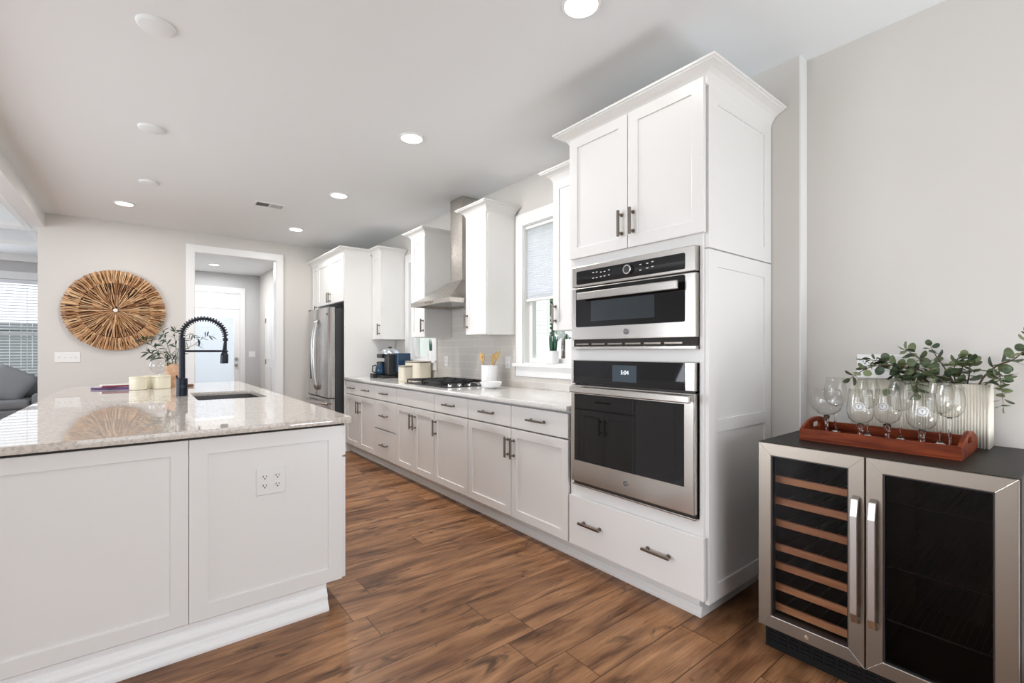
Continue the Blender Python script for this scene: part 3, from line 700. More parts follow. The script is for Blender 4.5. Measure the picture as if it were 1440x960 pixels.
# ------------------------------------------------------------------ island
ic_ = thing('island_cabinet', (0.14, 4.0, 0), 'long white kitchen island base with panelled end facing the camera', 'kitchen island')
IX0, IX1, IY0, IY1 = -0.47, 0.773, 2.325, 5.66
bd = MB()
bd.box(IX0 + 0.002, IX1 - 0.002, IY0 + 0.021, IY0 + 0.04, 0.115, 0.884)
bd.box(IX0 + 0.002, IX1 - 0.002, IY1 - 0.02, IY1, 0.115, 0.884)
bd.box(IX0 + 0.002, IX0 + 0.02, IY0 + 0.04, IY1 - 0.02, 0.115, 0.884)
bd.box(IX1 - 0.02, IX1 - 0.002, IY0 + 0.04, IY1 - 0.02, 0.115, 0.884)
bd.box(IX0 + 0.02, IX1 - 0.02, IY0 + 0.04, IY1 - 0.02, 0.115, 0.135)
bd.build('carcass', CW, ic_)
shaker('end_panel', ic_, FY(IY0), 0.151, IX1, 0.118, 0.872, rail=0.066)
shaker('end_panel', ic_, FY(IY0), IX0, 0.149, 0.118, 0.872, rail=0.060)
MB().box(IX0, IX1, IY0 + 0.006, IY0 + 0.021, 0.872, 0.884).build('shadow_strip', 'gap_dark', ic_)  # dark strip painted in for the shade under the worktop edge
MB().prism([(2.345, 0.115), (2.331, 0.115), (2.331, 0.092), (2.325, 0.088), (2.322, 0.076), (2.315, 0.070), (2.313, 0.062), (2.313, 0.044), (2.306, 0.040), (2.304, 0.030), (2.298, 0.026), (2.290, 0.018), (2.288, 0.010), (2.288, 0.0), (2.345, 0.0)], 'x', IX0 + 0.0, 0.700).build('base_moulding', 'trim_white', ic_)
MB().box(IX0 + 0.06, 0.690, 2.346, IY1 - 0.05, 0, 0.115).build('toe_kick', CW, ic_)
ys = [IY0 + 0.012, 2.92, 3.52, 4.45, 5.05, IY1 - 0.004]
for a, b_ in zip(ys, ys[1:]):
    d = MB().box(IX1 + 0.001, IX1 + 0.021, a + 0.002, b_ - 0.002, 0.722, 0.868).build('drawer', CW, ic_, bevel=0.002)
    MB().box(IX1 + 0.046, IX1 + 0.056, (a + b_) / 2 - 0.08, (a + b_) / 2 + 0.08, 0.79, 0.80).box(IX1 + 0.021, IX1 + 0.046, (a + b_) / 2 - 0.064, (a + b_) / 2 - 0.056, 0.791, 0.799).box(IX1 + 0.021, IX1 + 0.046, (a + b_) / 2 + 0.056, (a + b_) / 2 + 0.064, 0.791, 0.799).build('handle', 'pewter', d)
    RX_ = lambda p, q, dd: (IX1 + 0.021 - dd, p, q)
    md_ = (a + b_) / 2
    for p0, p1, s_ in ((a + 0.002, md_ - 0.0015, -1), (md_ + 0.0015, b_ - 0.002, 1)):
        d = shaker('door', ic_, RX_, p0, p1, 0.118, 0.712, rail=0.05)
        hy = md_ + s_ * 0.03
        MB().box(IX1 + 0.046, IX1 + 0.056, hy - 0.005, hy + 0.005, 0.515, 0.655).box(IX1 + 0.021, IX1 + 0.046, hy - 0.004, hy + 0.004, 0.535, 0.543).box(IX1 + 0.021, IX1 + 0.046, hy - 0.004, hy + 0.004, 0.627, 0.635).build('handle', 'pewter', d)
SK = (0.287, 0.700, 3.66, 4.365)
iw = plate('island_worktop', 'quartz_island', None, rrect(-0.522, 0.812, 2.297, 5.70, 0.012, 4), [rrect(SK[0], SK[1], SK[2], SK[3], 0.03, 4)], lambda a, b, d: (a, b, 0.885 + d), 0.03, bevel=0.003)
tag(iw, 'polished beige quartz slab on top of the kitchen island', 'worktop')
so = MB()
x0, x1, y0, y1 = SK[0] - 0.004, SK[1] + 0.004, SK[2] - 0.004, SK[3] + 0.004
so.b.faces.ensure_lookup_table()
def basin(z, g_): return [(x, y, z) for x, y in rrect(x0 + g_, x1 - g_, y0 + g_, y1 - g_, 0.03, 4)]
so.ring([basin(0.8845, -0.02), basin(0.8845, 0.0), basin(0.70, 0.0), basin(0.685, 0.015)], caps=False)
so.b.faces.new([so.b.verts.new(p) for p in basin(0.685, 0.015)])
sk = thing('kitchen_sink', (0.49, 4.01, 0.70), 'dark steel undermount sink set into the island worktop', 'sink')
so.build('basin', 'sink_steel', sk)
MB().cyl((0.49, 4.01, 0.6855), (0.49, 4.01, 0.690), 0.045, 24).build('drain', 'chrome', sk)

# faucet
fx, fy = 0.224, 4.10
fa = thing('kitchen_faucet', (fx, fy, 0.9155), 'tall matte black spring faucet beside the island sink', 'faucet')
MB().lathe([(0.0, 0), (0.035, 0), (0.035, 0.122), (0.033, 0.126), (0.0, 0.126)], (fx, fy, 0.9155), 28, caps=False).build('base', 'faucet_black', fa)
MB().cyl((fx, fy, 1.04), (fx, fy, 1.335), 0.0195, 22).build('post', 'faucet_black', fa, bevel=0.002)
R_ = 0.134; cxp = fx + R_
arc = [(fx, fy, 1.335)] + [(cxp - R_ * math.cos(t), fy, 1.345 + R_ * 0.96 * math.sin(t)) for t in [math.pi * i / 28 for i in range(29)]]
hose_end = (cxp + R_, fy, 1.325)
sp2 = MB().tube(arc + [hose_end], 0.0095, 12).build('hose', 'faucet_black', fa, smooth=True)
coil = []; turns = 24; N = turns * 12
def along(t):
    k = t * (len(arc) - 1); i = min(int(k), len(arc) - 2); f_ = k - i
    a, b_ = Vector(arc[i]), Vector(arc[i + 1]); return a.lerp(b_, f_), (b_ - a).normalized()
for i in range(N + 1):
    p, tg = along(0.02 + 0.98 * i / N); a = Vector((0, 1, 0)); c_ = tg.cross(a).normalized(); th = 2 * math.pi * turns * i / N
    coil.append(p + (a * math.cos(th) + c_ * math.sin(th)) * 0.0185)
MB().tube(coil, 0.0034, 6).build('spring_coil', 'faucet_black', fa, smooth=True)
MB().cyl((cxp + R_, fy, 1.335), (cxp + R_, fy, 1.312), 0.017, 18).build('coil_collar', 'faucet_black', fa, bevel=0.002)
MB().tube([(cxp + R_, fy, 1.312), (cxp + R_ - 0.004, fy, 1.255), (cxp + R_ - 0.006, fy, 1.215)], [0.010, 0.014, 0.020], 16).tube([(cxp + R_ - 0.006, fy, 1.222), (cxp + R_ - 0.006, fy, 1.208), (cxp + R_ - 0.007, fy, 1.150), (cxp + R_ - 0.007, fy, 1.144)], [0.020, 0.026, 0.027, 0.024], 20).build('spray_head', 'faucet_black', fa, smooth=False)
MB().cyl((fx, fy, 1.236), (cxp + R_ - 0.02, fy, 1.236), 0.008, 12).tube([(cxp + R_ - 0.005 + 0.019 * math.cos(t), fy + 0.019 * math.sin(t), 1.236) for t in [2 * math.pi * i / 16 for i in range(17)]], 0.006, 8).build('support_arm', 'faucet_black', fa)
MB().cyl((fx, fy - 0.035, 0.985), (fx, fy - 0.047, 0.985), 0.014, 16).cyl((fx, fy + 0.03, 0.985), (fx, fy + 0.075, 0.985), 0.014, 16).cyl((fx, fy + 0.065, 0.985), (fx - 0.03, fy + 0.07, 1.06), 0.006, 10).build('lever', 'faucet_black', fa)

# island objects
def round_canister(x, y, r, h, label):
    t = thing('candle_jar', (x, y, 0.9155), label, 'jar', 'cream jars on the island')
    MB().lathe([(0.0, 0), (r - 0.004, 0), (r, 0.004), (r, h - 0.016), (r - 0.002, h - 0.015)], (x, y, 0.9155), 32, caps=False).build('jar', 'candle_cream', t, smooth=False)
    MB().lathe([(r - 0.001, h - 0.014), (r + 0.001, h - 0.012), (r + 0.001, h - 0.003), (r - 0.003, h), (0, h)], (x, y, 0.9155), 32, caps=False).build('lid', 'candle_cream', t)
round_canister(-0.022, 4.99, 0.062, 0.108, 'cream lidded jar nearest the purple book on the island')
round_canister(0.130, 5.01, 0.066, 0.113, 'cream lidded jar in front of the terracotta pot on the island')
round_canister(0.066, 5.145, 0.060, 0.108, 'cream lidded jar standing behind and between two like it on the island')
def book(name, x, y, z, sx, sy, th, rot, cover, label):
    t = thing(name, (x, y, z), label, 'book'); t.rotation_euler.z = 0
    mt = Matrix.Translation((x, y, z)) @ Matrix.Rotation(rot, 4, 'Z')
    def ob(n, m_, cx_, cz_, a, b_, c_): MB().obox(mt @ Matrix.Translation((cx_, 0, cz_)), a, b_, c_).build(n, m_, t, bevel=0.0008)
    ob('back_cover', cover, 0, 0.0012, sx, sy, 0.0024); ob('pages', 'page_white', 0.002, th / 2, sx - 0.008, sy - 0.008, th - 0.005)
    ob('front_cover', 'page_white', 0, th - 0.0012, sx, sy, 0.0024); ob('spine', cover, -sx / 2 + 0.001, th / 2, 0.003, sy, th - 0.0005)
book('book', -0.165, 5.25, 0.9155, 0.21, 0.28, 0.018, math.radians(68), 'cover_purple', 'thin purple-spined book lying flat on the island under a maroon one')
book('book', -0.140, 5.235, 0.9340, 0.20, 0.27, 0.016, math.radians(98), 'cover_maroon', 'thin maroon-spined book lying crosswise on the purple one on the island')
gb = thing('glass_goblet', (0.118, 5.36, 0.9155), 'large round clear glass goblet behind the cream jars on the island', 'glass')
def stemware(parent, x, y, z, outer, t_=0.0015, stem=None):
    pr_ = outer + [(max(r - t_, 0.0), h) for r, h in outer[::-1] if h > outer[0][1] - 1e-6]
    MB().lathe([(0, outer[0][1])] + pr_[0:len(outer)] + [(max(r - t_, 0.0005), h + (t_ if i == len(outer) - 1 else 0)) for i, (r, h) in enumerate(outer[::-1])] + [(0, outer[0][1] + t_)], (x, y, z), 36, caps=False).build('bowl', 'thin_glass', parent, smooth=True)
    MB().lathe(stem, (x, y, z), 24, caps=False).build('stem', 'clear_glass', parent, smooth=True)
stemware(gb, 0.118, 5.36, 0.9155, [(0.004, 0.115), (0.035, 0.122), (0.060, 0.150), (0.068, 0.185), (0.062, 0.215), (0.050, 0.238)], 0.0018,
         [(0, 0), (0.042, 0), (0.042, 0.003), (0.010, 0.010), (0.006, 0.025), (0.006, 0.105), (0.010, 0.118), (0, 0.118)])
cst = MB().lathe([(0, 0), (0.030, 0), (0.033, 0.006), (0.033, 0.016), (0.028, 0.020), (0, 0.020)], (0.338, 5.14, 0.9155), 24, caps=False).build('wooden_disc', 'coaster_brown')
tag(cst, 'small brown wooden disc on the island, right of the faucet base', 'wooden disc')

# potted olive branch
px, py = 0.228, 5.17
pt = thing('potted_olive_plant', (px, py, 0.9155), 'terracotta pot with slender dark olive branches on the island', 'potted plant')
MB().lathe([(0, 0), (0.050, 0), (0.062, 0.10), (0.066, 0.205), (0.060, 0.205), (0.056, 0.16), (0, 0.16)], (px, py, 0.9155), 36, caps=False).build('pot', 'terracotta', pt, smooth=False)
MB().cyl((px, py, 1.06), (px, py, 1.078), 0.055, 24).build('soil', 'soil', pt)
st = MB(); lf = MB()
def leaf(mb, base, dirv, L_, w, droop=0.15, fold=0.15, roll=0.0):
    d = Vector(dirv).normalized(); up = Vector((0, 0, 1))
    s_ = d.cross(up); s_ = s_.normalized() if s_.length > 1e-4 else Vector((1, 0, 0))
    s_ = Matrix.Rotation(roll, 3, d) @ s_; nrm = s_.cross(d).normalized(); base = Vector(base)
    prof = [(0, 0.06), (0.15, 0.6), (0.4, 1.0), (0.65, 0.9), (0.88, 0.45), (1.0, 0.03)]
    pv = None
    for t, ww in prof:
        c_ = base + d * (L_ * t) - Vector((0, 0, droop * L_ * t * t))
        row_ = [mb.b.verts.new(c_ - s_ * w * ww / 2 + nrm * fold * w * ww / 2), mb.b.verts.new(c_), mb.b.verts.new(c_ + s_ * w * ww / 2 + nrm * fold * w * ww / 2)]
        if pv:
            for i in range(2): mb.b.faces.new((pv[i], pv[i + 1], row_[i + 1], row_[i]))
        pv = row_
rn = random.Random(5)
def branch(pts, r0, stems, leaves, n_, L_, w_, start=0.25, spread=0.9, round_=False):
    P_ = [Vector(p) for p in pts]; out = []
    for k in range(len(P_) - 1):
        for i in range(8):
            t = i / 8; p0 = P_[max(k - 1, 0)]; p1, p2 = P_[k], P_[k + 1]; p3 = P_[min(k + 2, len(P_) - 1)]
            out.append(0.5 * ((2 * p1) + (p2 - p0) * t + (2 * p0 - 5 * p1 + 4 * p2 - p3) * t * t + (3 * p1 - p0 - 3 * p2 + p3) * t ** 3))
    out.append(P_[-1]); m_ = len(out)
    stems.tube(out, [r0 * (1 - 0.75 * i / (m_ - 1)) for i in range(m_)], 7)
    for q in range(n_):
        t = start + (1 - start) * (q + 0.5) / n_; i = min(int(t * (m_ - 1)), m_ - 2)
        p = out[i]; tg = (out[i + 1] - out[i]).normalized()
        side = Vector((rn.uniform(-1, 1), rn.uniform(-1, 1), rn.uniform(-0.6, 1))); side = (side - tg * side.dot(tg)).normalized()
        for sg in (1, -1) if round_ else ((1 if q % 2 else -1),):
            dv = tg * rn.uniform(0.25, 0.8) + side * sg * spread
            leaf(leaves, p, dv, L_ * rn.uniform(0.75, 1.2), w_ * rn.uniform(0.8, 1.15), rn.uniform(0.0, 0.3), 0.12, rn.uniform(-1.2, 1.2))
    leaf(leaves, out[-1], out[-1] - out[-2], L_ * 0.8, w_ * 0.8)
ob_ = (px, py, 1.07)
for pts, n_ in (([ob_, (0.19, 5.15, 1.24), (0.15, 5.12, 1.38), (0.13, 5.10, 1.47)], 17), ([ob_, (0.15, 5.13, 1.20), (0.06, 5.08, 1.29), (-0.01, 5.05, 1.345)], 16),
                ([ob_, (0.16, 5.10, 1.16), (0.09, 5.06, 1.20), (0.04, 5.03, 1.225)], 14), ([ob_, (0.24, 5.18, 1.25), (0.23, 5.20, 1.38), (0.24, 5.2, 1.43)], 13),
                ([ob_, (0.26, 5.15, 1.26), (0.32, 5.12, 1.38), (0.37, 5.10, 1.37), (0.41, 5.09, 1.32)], 10), ([ob_, (0.28, 5.15, 1.22), (0.37, 5.10, 1.295), (0.45, 5.07, 1.365), (0.485, 5.06, 1.378)], 9),
                ([ob_, (0.20, 5.10, 1.18), (0.14, 5.05, 1.28), (0.09, 5.03, 1.36)], 14), ([ob_, (0.24, 5.12, 1.16), (0.27, 5.08, 1.22), (0.31, 5.06, 1.26)], 8)):
    branch(pts, 0.0035, st, lf, int(n_ * 1.7), 0.070, 0.0135, 0.22, 0.9)
st.build('stems', 'stem_green', pt); lf.build('leaves', 'olive_leaf', pt)

# outlet on the island end panel
def outlet_plate(name, label, mp, w, h, cells, cat='outlet', group=None, switch=False):
    """mp(a, b, d): a right, b up seen from the front, d into the wall"""
    c0 = mp(0, 0, 0); t = thing(name, c0, label, cat, group)
    MB().ring([[mp(a, b, 0) for a, b in rect(-w / 2, w / 2, -h / 2, h / 2)], [mp(a, b, -0.0065) for a, b in rect(-w / 2 + 0.004, w / 2 - 0.004, -h / 2 + 0.004, h / 2 - 0.004)]]).build('cover_plate', 'plastic_white', t, bevel=0.0008)
    for a, b in cells:
        if switch:
            MB().ring([[mp(a + p, b + q, -0.005) for p, q in rect(-0.005, 0.005, -0.012, 0.012)], [mp(a + p, b + q, -0.006) for p, q in rect(-0.005, 0.005, -0.012, 0.012)]]).ring([[mp(a + p, b + q, -0.006) for p, q in rect(-0.0035, 0.0035, -0.002, 0.008)], [mp(a + p, b + q, -0.014) for p, q in rect(-0.003, 0.003, 0.004, 0.010)]]).build('toggle', 'plastic_white', t)
        else:
            pol = []
            for i in range(24):
                th = 2 * math.pi * i / 24; pol.append((0.017 * math.cos(th), max(-0.0135, min(0.0135, 0.017 * math.sin(th)))))
            rc = MB().ring([[mp(a + p, b + q, -0.006) for p, q in pol], [mp(a + p, b + q, -0.0092) for p, q in pol]]).build('receptacle', 'plastic_white', t)
            sl = MB()
            for p0, p1, q0, q1 in ((-0.0080, -0.0050, -0.001, 0.008), (0.0050, 0.0076, -0.001, 0.007), (-0.0028, 0.0028, -0.0095, -0.004)):
                sl.ring([[mp(a + p, b + q, -0.0090) for p, q in rect(p0, p1, q0, q1)], [mp(a + p, b + q, -0.0095) for p, q in rect(p0, p1, q0, q1)]])
            sl.build('slots', 'slot_dark', rc)
    return t
outlet_plate('power_outlet', 'white double outlet plate with four sockets on the island end panel', lambda a, b, d: (0.4565 + a, IY0 + 0.0075 + d, 0.654 + b), 0.122, 0.124, [(-0.026, 0.020), (-0.026, -0.020), (0.026, 0.020), (0.026, -0.020)], 'outlet')
outlet_plate('light_switch', 'white plate with four toggle switches below the round wall hanging', lambda a, b, d: (-0.648 + a, BY + d - 0.0002, 1.163 + b), 0.215, 0.115, [(-0.069, 0), (-0.023, 0), (0.023, 0), (0.069, 0)], 'light switch', None, True)
outlet_plate('light_switch', 'white switch plate on the grey hall wall beside the rear door', lambda a, b, d: (1.725 + a, 10.55 + d - 0.0002, 1.165 + b), 0.12, 0.115, [(-0.023, 0), (0.023, 0)], 'light switch', None, True)
outlet_plate('power_outlet', 'white outlet plate on the backsplash tiles left of the cooktop', lambda a, b, d: (2.612 + d, 4.45 - a, 1.125 + b), 0.075, 0.115, [(0, 0.02), (0, -0.02)], 'outlet')
outlet_plate('power_outlet', 'white outlet plate on the backsplash tiles behind the utensil crock', lambda a, b, d: (2.612 + d, 3.355 - a, 1.135 + b), 0.075, 0.115, [(0, 0.02), (0, -0.02)], 'outlet')
outlet_plate('power_outlet', 'white wall plate behind the eucalyptus branches above the wine cooler', lambda a, b, d: (NX + d - 0.0002, 0.63 - a, 1.165 + b), 0.208, 0.115, [(-0.069, 0.02), (-0.069, -0.02), (-0.023, 0.02), (-0.023, -0.02), (0.04, 0.02), (0.04, -0.02)], 'outlet')

# ------------------------------------------------------------------ wall hanging
ax, az = -0.240, 1.705
wh = thing('woven_wall_disc', (ax, BY - 0.02, az), 'large round wall hanging of radiating brown rush sticks', 'wall decoration')
MB().cyl((ax, BY - 0.001, az), (ax, BY - 0.030, az), 0.43, 64).build('backing', 'rush_dark', wh)
ra = random.Random(3)
def sticks(n_, r0, r1, w0, w1, depth, jit):
    m_ = MB()
    for i in range(n_):
        th = 2 * math.pi * (i + ra.uniform(-0.35, 0.35)) / n_; a, b_ = r0 + ra.uniform(0, jit), r1 + ra.uniform(-jit, jit)
        c_, s_ = math.cos(th), math.sin(th); y = BY - depth - ra.uniform(0, 0.012); tl = ra.uniform(-0.012, 0.012)
        m_.tube([(ax + a * c_, y, az + a * s_), (ax + (a + b_) / 2 * c_ - tl * s_, y - 0.008, az + (a + b_) / 2 * s_ + tl * c_), (ax + b_ * c_, y + 0.004, az + b_ * s_)], [w0, (w0 + w1) / 2, w1], 5)
    return m_
sticks(330, 0.315, 0.462, 0.0040, 0.0050, 0.034, 0.006).build('outer_sticks', 'rush', wh)
m_ = sticks(150, 0.10, 0.328, 0.0026, 0.0040, 0.046, 0.03); m_.build('inner_sticks', 'rush', wh)
sticks(110, 0.018, 0.20, 0.0022, 0.0040, 0.056, 0.04).build('centre_sticks', 'rush', wh)
MB().cyl((ax, BY - 0.05, az), (ax, BY - 0.078, az), 0.022, 16).build('centre_knot', 'page_white', wh, bevel=0.006)

# ------------------------------------------------------------------ things on the long worktop
K = 0.9158
cm = thing('coffee_maker', (2.33, 5.30, K), 'black coffee maker with silver lid and blue water tank on the long worktop', 'coffee maker')
MB().box(2.20, 2.50, 5.21, 5.50, K, K + 0.03).build('base', 'black_plastic', cm, bevel=0.008)
MB().box(2.27, 2.50, 5.225, 5.345, K + 0.03, K + 0.285).build('brew_tower', 'black_plastic', cm, bevel=0.02, seg=3)
MB().box(2.40, 2.50, 5.345, 5.50, K + 0.03, K + 0.25).build('back_column', 'black_plastic', cm, bevel=0.01)
MB().box(2.24, 2.50, 5.345, 5.49, K + 0.235, K + 0.285).build('brew_head', 'black_plastic', cm, bevel=0.012, seg=3)
ld = MB().lathe([(0.115, 0), (0.118, 0.012), (0.10, 0.045), (0.06, 0.066), (0, 0.072)], (2.36, 5.365, K + 0.283), 32, caps=False).build('lid', 'lid_silver', cm, smooth=True)
MB().lathe([(0, 0), (0.02, 0), (0.02, 0.018), (0, 0.02)], (2.36, 5.365, K + 0.352), 16, caps=False).build('lid_knob', 'black_plastic', ld)
MB().box(2.36, 2.53, 5.150, 5.222, K + 0.06, K + 0.295).build('water_tank', 'tank_blue', cm, bevel=0.012, seg=3)
MB().lathe([(0.0, 0.0), (0.055, 0.0), (0.065, 0.03), (0.062, 0.08), (0.045, 0.12), (0.046, 0.135)], (2.265, 5.42, K + 0.032), 28, caps=False).build('carafe', 'tank_blue', cm, smooth=True)
MB().tube([(2.21, 5.42, K + 0.15), (2.165, 5.42, K + 0.14), (2.16, 5.42, K + 0.075), (2.205, 5.42, K + 0.055)], 0.008, 8).build('carafe_handle', 'black_plastic', cm)
MB().lathe([(0.05, 0), (0.05, 0.018), (0.03, 0.024), (0, 0.024)], (2.265, 5.42, K + 0.168), 24, caps=False).build('carafe_lid', 'black_plastic', cm)
bb_ = MB().prism([(2.15, K), (2.30, K), (2.30, K + 0.02), (2.15, K + 0.055)], 'y', 5.36, 5.47).build('drip_tray', 'black_plastic', cm, bevel=0.004)

def canister(name, x, y, rx, ry, h, label):
    t = thing(name, (x, y, K), label, 'canister')
    pol = [(x + p, y + q) for p, q in rrect(-rx, rx, -ry, ry, min(rx, ry) * 0.55, 7)]
    sc = lambda s_, z: [(x + (p - x) * s_, y + (q - y) * s_, z) for p, q in pol]
    MB().ring([sc(0.97, K), sc(1.0, K + 0.006), sc(1.0, K + h - 0.018)]).build('body', 'canister_cream', t)
    MB().ring([sc(0.985, K + h - 0.0175), sc(0.985, K + h - 0.012)]).build('seal', 'black_plastic', t)
    MB().ring([sc(1.0, K + h - 0.0115), sc(1.0, K + h - 0.003), sc(0.97, K + h)]).build('lid', 'canister_lid', t)
canister('storage_canister', 2.175, 4.555, 0.063, 0.063, 0.168, 'small cream canister in front of the large cream bin beside the cooktop')
canister('bread_bin', 2.49, 4.885, 0.105, 0.16, 0.205, 'large cream bread bin by the far window, behind the small canister')
# crock, bowl, utensils
cr = thing('utensil_crock', (2.43, 3.395, K), 'white round crock holding wooden utensils beside the cooktop', 'crock')
MB().lathe([(0, 0), (0.066, 0), (0.072, 0.006), (0.074, 0.195), (0.070, 0.195), (0.068, 0.02), (0, 0.02)], (2.43, 3.395, K), 36, caps=False).build('crock', 'ceramic_white', cr)
bw = thing('serving_bowl', (2.325, 3.225, K), 'low white bowl in front of the utensil crock', 'bowl')
MB().lathe([(0, 0), (0.045, 0), (0.047, 0.006), (0.078, 0.020), (0.092, 0.048), (0.093, 0.060), (0.089, 0.060), (0.074, 0.026), (0.04, 0.012), (0, 0.011)], (2.325, 3.225, K), 40, caps=False).build('bowl', 'ceramic_white', bw, smooth=False)
def spoon(x, y, tx, ty, L_, hw, label, mat_, hole=False, name='wooden_spoon'):
    b0 = Vector((x, y, K + 0.022)); d = Vector((tx, ty, 1)).normalized(); e_ = b0 + d * L_
    t = thing(name, b0, label, 'utensil')
    MB().tube([b0, b0 + d * (L_ - 0.085)], 0.005, 8).build('handle', mat_, t)
    hd_ = MB(); pr_ = [(0.0, 0.2), (0.15, 0.6), (0.4, 0.95), (0.65, 1), (0.88, 0.7), (1.0, 0.15)]
    s_ = Vector((0.784, -0.62, 0)).normalized(); nn = s_.cross(d).normalized(); rings = []
    for a, ww in pr_:
        c_ = b0 + d * (L_ - 0.09 + 0.09 * a); rings.append([c_ + s_ * hw * ww * math.cos(q) + nn * (0.005) * math.sin(q) for q in [2 * math.pi * i / 14 for i in range(14)]])
    h_ = hd_.ring(rings).build('spoon_head', mat_, t, smooth=True)
    if hole:
        c_ = b0 + d * (L_ - 0.04); MB().cyl(c_ - nn * 0.0056, c_ + nn * 0.0056, 0.006, 12).build('drain_hole', 'coaster_brown', h_)
spoon(2.405, 3.425, -0.06, 0.10, 0.285, 0.023, 'pale wooden spoon with a round hole, leftmost in the crock', 'spoon_wood', True)
spoon(2.44, 3.375, 0.02, -0.05, 0.275, 0.019, 'golden wooden spoon in the middle of the crock', 'spoon_wood')
spoon(2.400, 3.418, 0.36, -0.28, 0.325, 0.012, 'slim brass spoon leaning right in the crock', 'brass', False, 'brass_spoon')
spoon(2.392, 3.402, 0.30, -0.17, 0.315, 0.012, 'slim brass spoon leaning toward the wall in the crock', 'brass', False, 'brass_spoon')
# succulents on the window stools
def succulent(x, y, z, label, seed):
    t = thing('potted_snake_plant', (x, y, z), label, 'potted plant', 'small snake plants on the kitchen window sills')
    MB().lathe([(0, 0), (0.046, 0), (0.049, 0.004), (0.049, 0.108), (0.045, 0.108), (0.044, 0.09), (0, 0.09)], (x, y, z), 28, caps=False).build('pot', 'ceramic_white', t)
    MB().cyl((x, y, z + 0.090), (x, y, z + 0.094), 0.0435, 20).build('soil', 'soil', t)
    rr = random.Random(seed); m_ = MB()
    for i in range(7):
        th = 2 * math.pi * i / 7 + rr.uniform(-.3, .3); r0 = 0.020 if i else 0.0; h = rr.uniform(0.10, 0.165) if i else 0.185
        b0 = Vector((x + r0 * math.cos(th), y + r0 * math.sin(th), z + 0.093)); tp = b0 + Vector((0.016 * math.cos(th), 0.016 * math.sin(th), h))
        m_.tube([b0, b0.lerp(tp, 0.35), b0.lerp(tp, 0.75), tp], [0.008, 0.0095, 0.006, 0.0008], 6)
    m_.build('leaves', 'snake_leaf', t, smooth=True)
succulent(2.625, 2.775, 1.1305, 'small snake plant in a white pot on the window sill beside the oven tower', 2)
succulent(2.625, 4.80, 1.1305, 'small snake plant in a white pot on the far window sill by the bread bin', 4)

# ------------------------------------------------------------------ wine cooler
V0, V1, VM, VX, VB, VT = 0.152, 0.892, 0.5245, 2.02, 2.66, 0.862
wc = thing('wine_cooler', (2.35, 0.522, 0), 'two-door stainless wine cooler with black top and wooden racks behind the left glass', 'wine cooler')
sh = MB()
sh.box(VX + 0.045, VB, V1 - 0.016, V1, 0.10, VT - 0.004).box(VX + 0.045, VB, V0, V0 + 0.016, 0.10, VT - 0.004)
sh.box(VB - 0.016, VB, V0 + 0.016, V1 - 0.016, 0.10, VT - 0.004).box(VX + 0.045, VB - 0.016, V0 + 0.016, V1 - 0.016, 0.10, 0.13)
sh.box(VX + 0.048, VB - 0.016, VM - 0.02, VM + 0.02, 0.13, VT - 0.03).box(VX + 0.045, VB - 0.016, V0 + 0.016, V1 - 0.016, VT - 0.03, VT - 0.004)
sh.build('shell', 'interior_black', wc)
MB().box(VX + 0.004, VB, V0 - 0.002, V1 + 0.002, VT - 0.004, VT).build('top_panel', 'cooler_top', wc, bevel=0.0015)
MB().box(VX + 0.046, VB, V1, V1 + 0.002, 0.10, VT - 0.004).box(VX + 0.046, VB, V0 - 0.002, V0, 0.10, VT - 0.004).build('side_panels', 'cooler_top', wc)
kg = MB().box(VX + 0.045, VX + 0.055, V0 + 0.01, V1 - 0.01, 0.0, 0.10)
for i in range(16):
    y = V0 + 0.06 + i * 0.042; kg.box(VX + 0.040, VX + 0.045, y, y + 0.030, 0.03, 0.036).box(VX + 0.040, VX + 0.045, y, y + 0.030, 0.046, 0.052).box(VX + 0.040, VX + 0.045, y, y + 0.030, 0.062, 0.068)
kg.box(VX + 0.055, VB, V0 + 0.01, V0 + 0.02, 0, 0.10).box(VX + 0.055, VB, V1 - 0.02, V1 - 0.01, 0, 0.10)
kg.build('kick_grille', 'interior_black', wc)
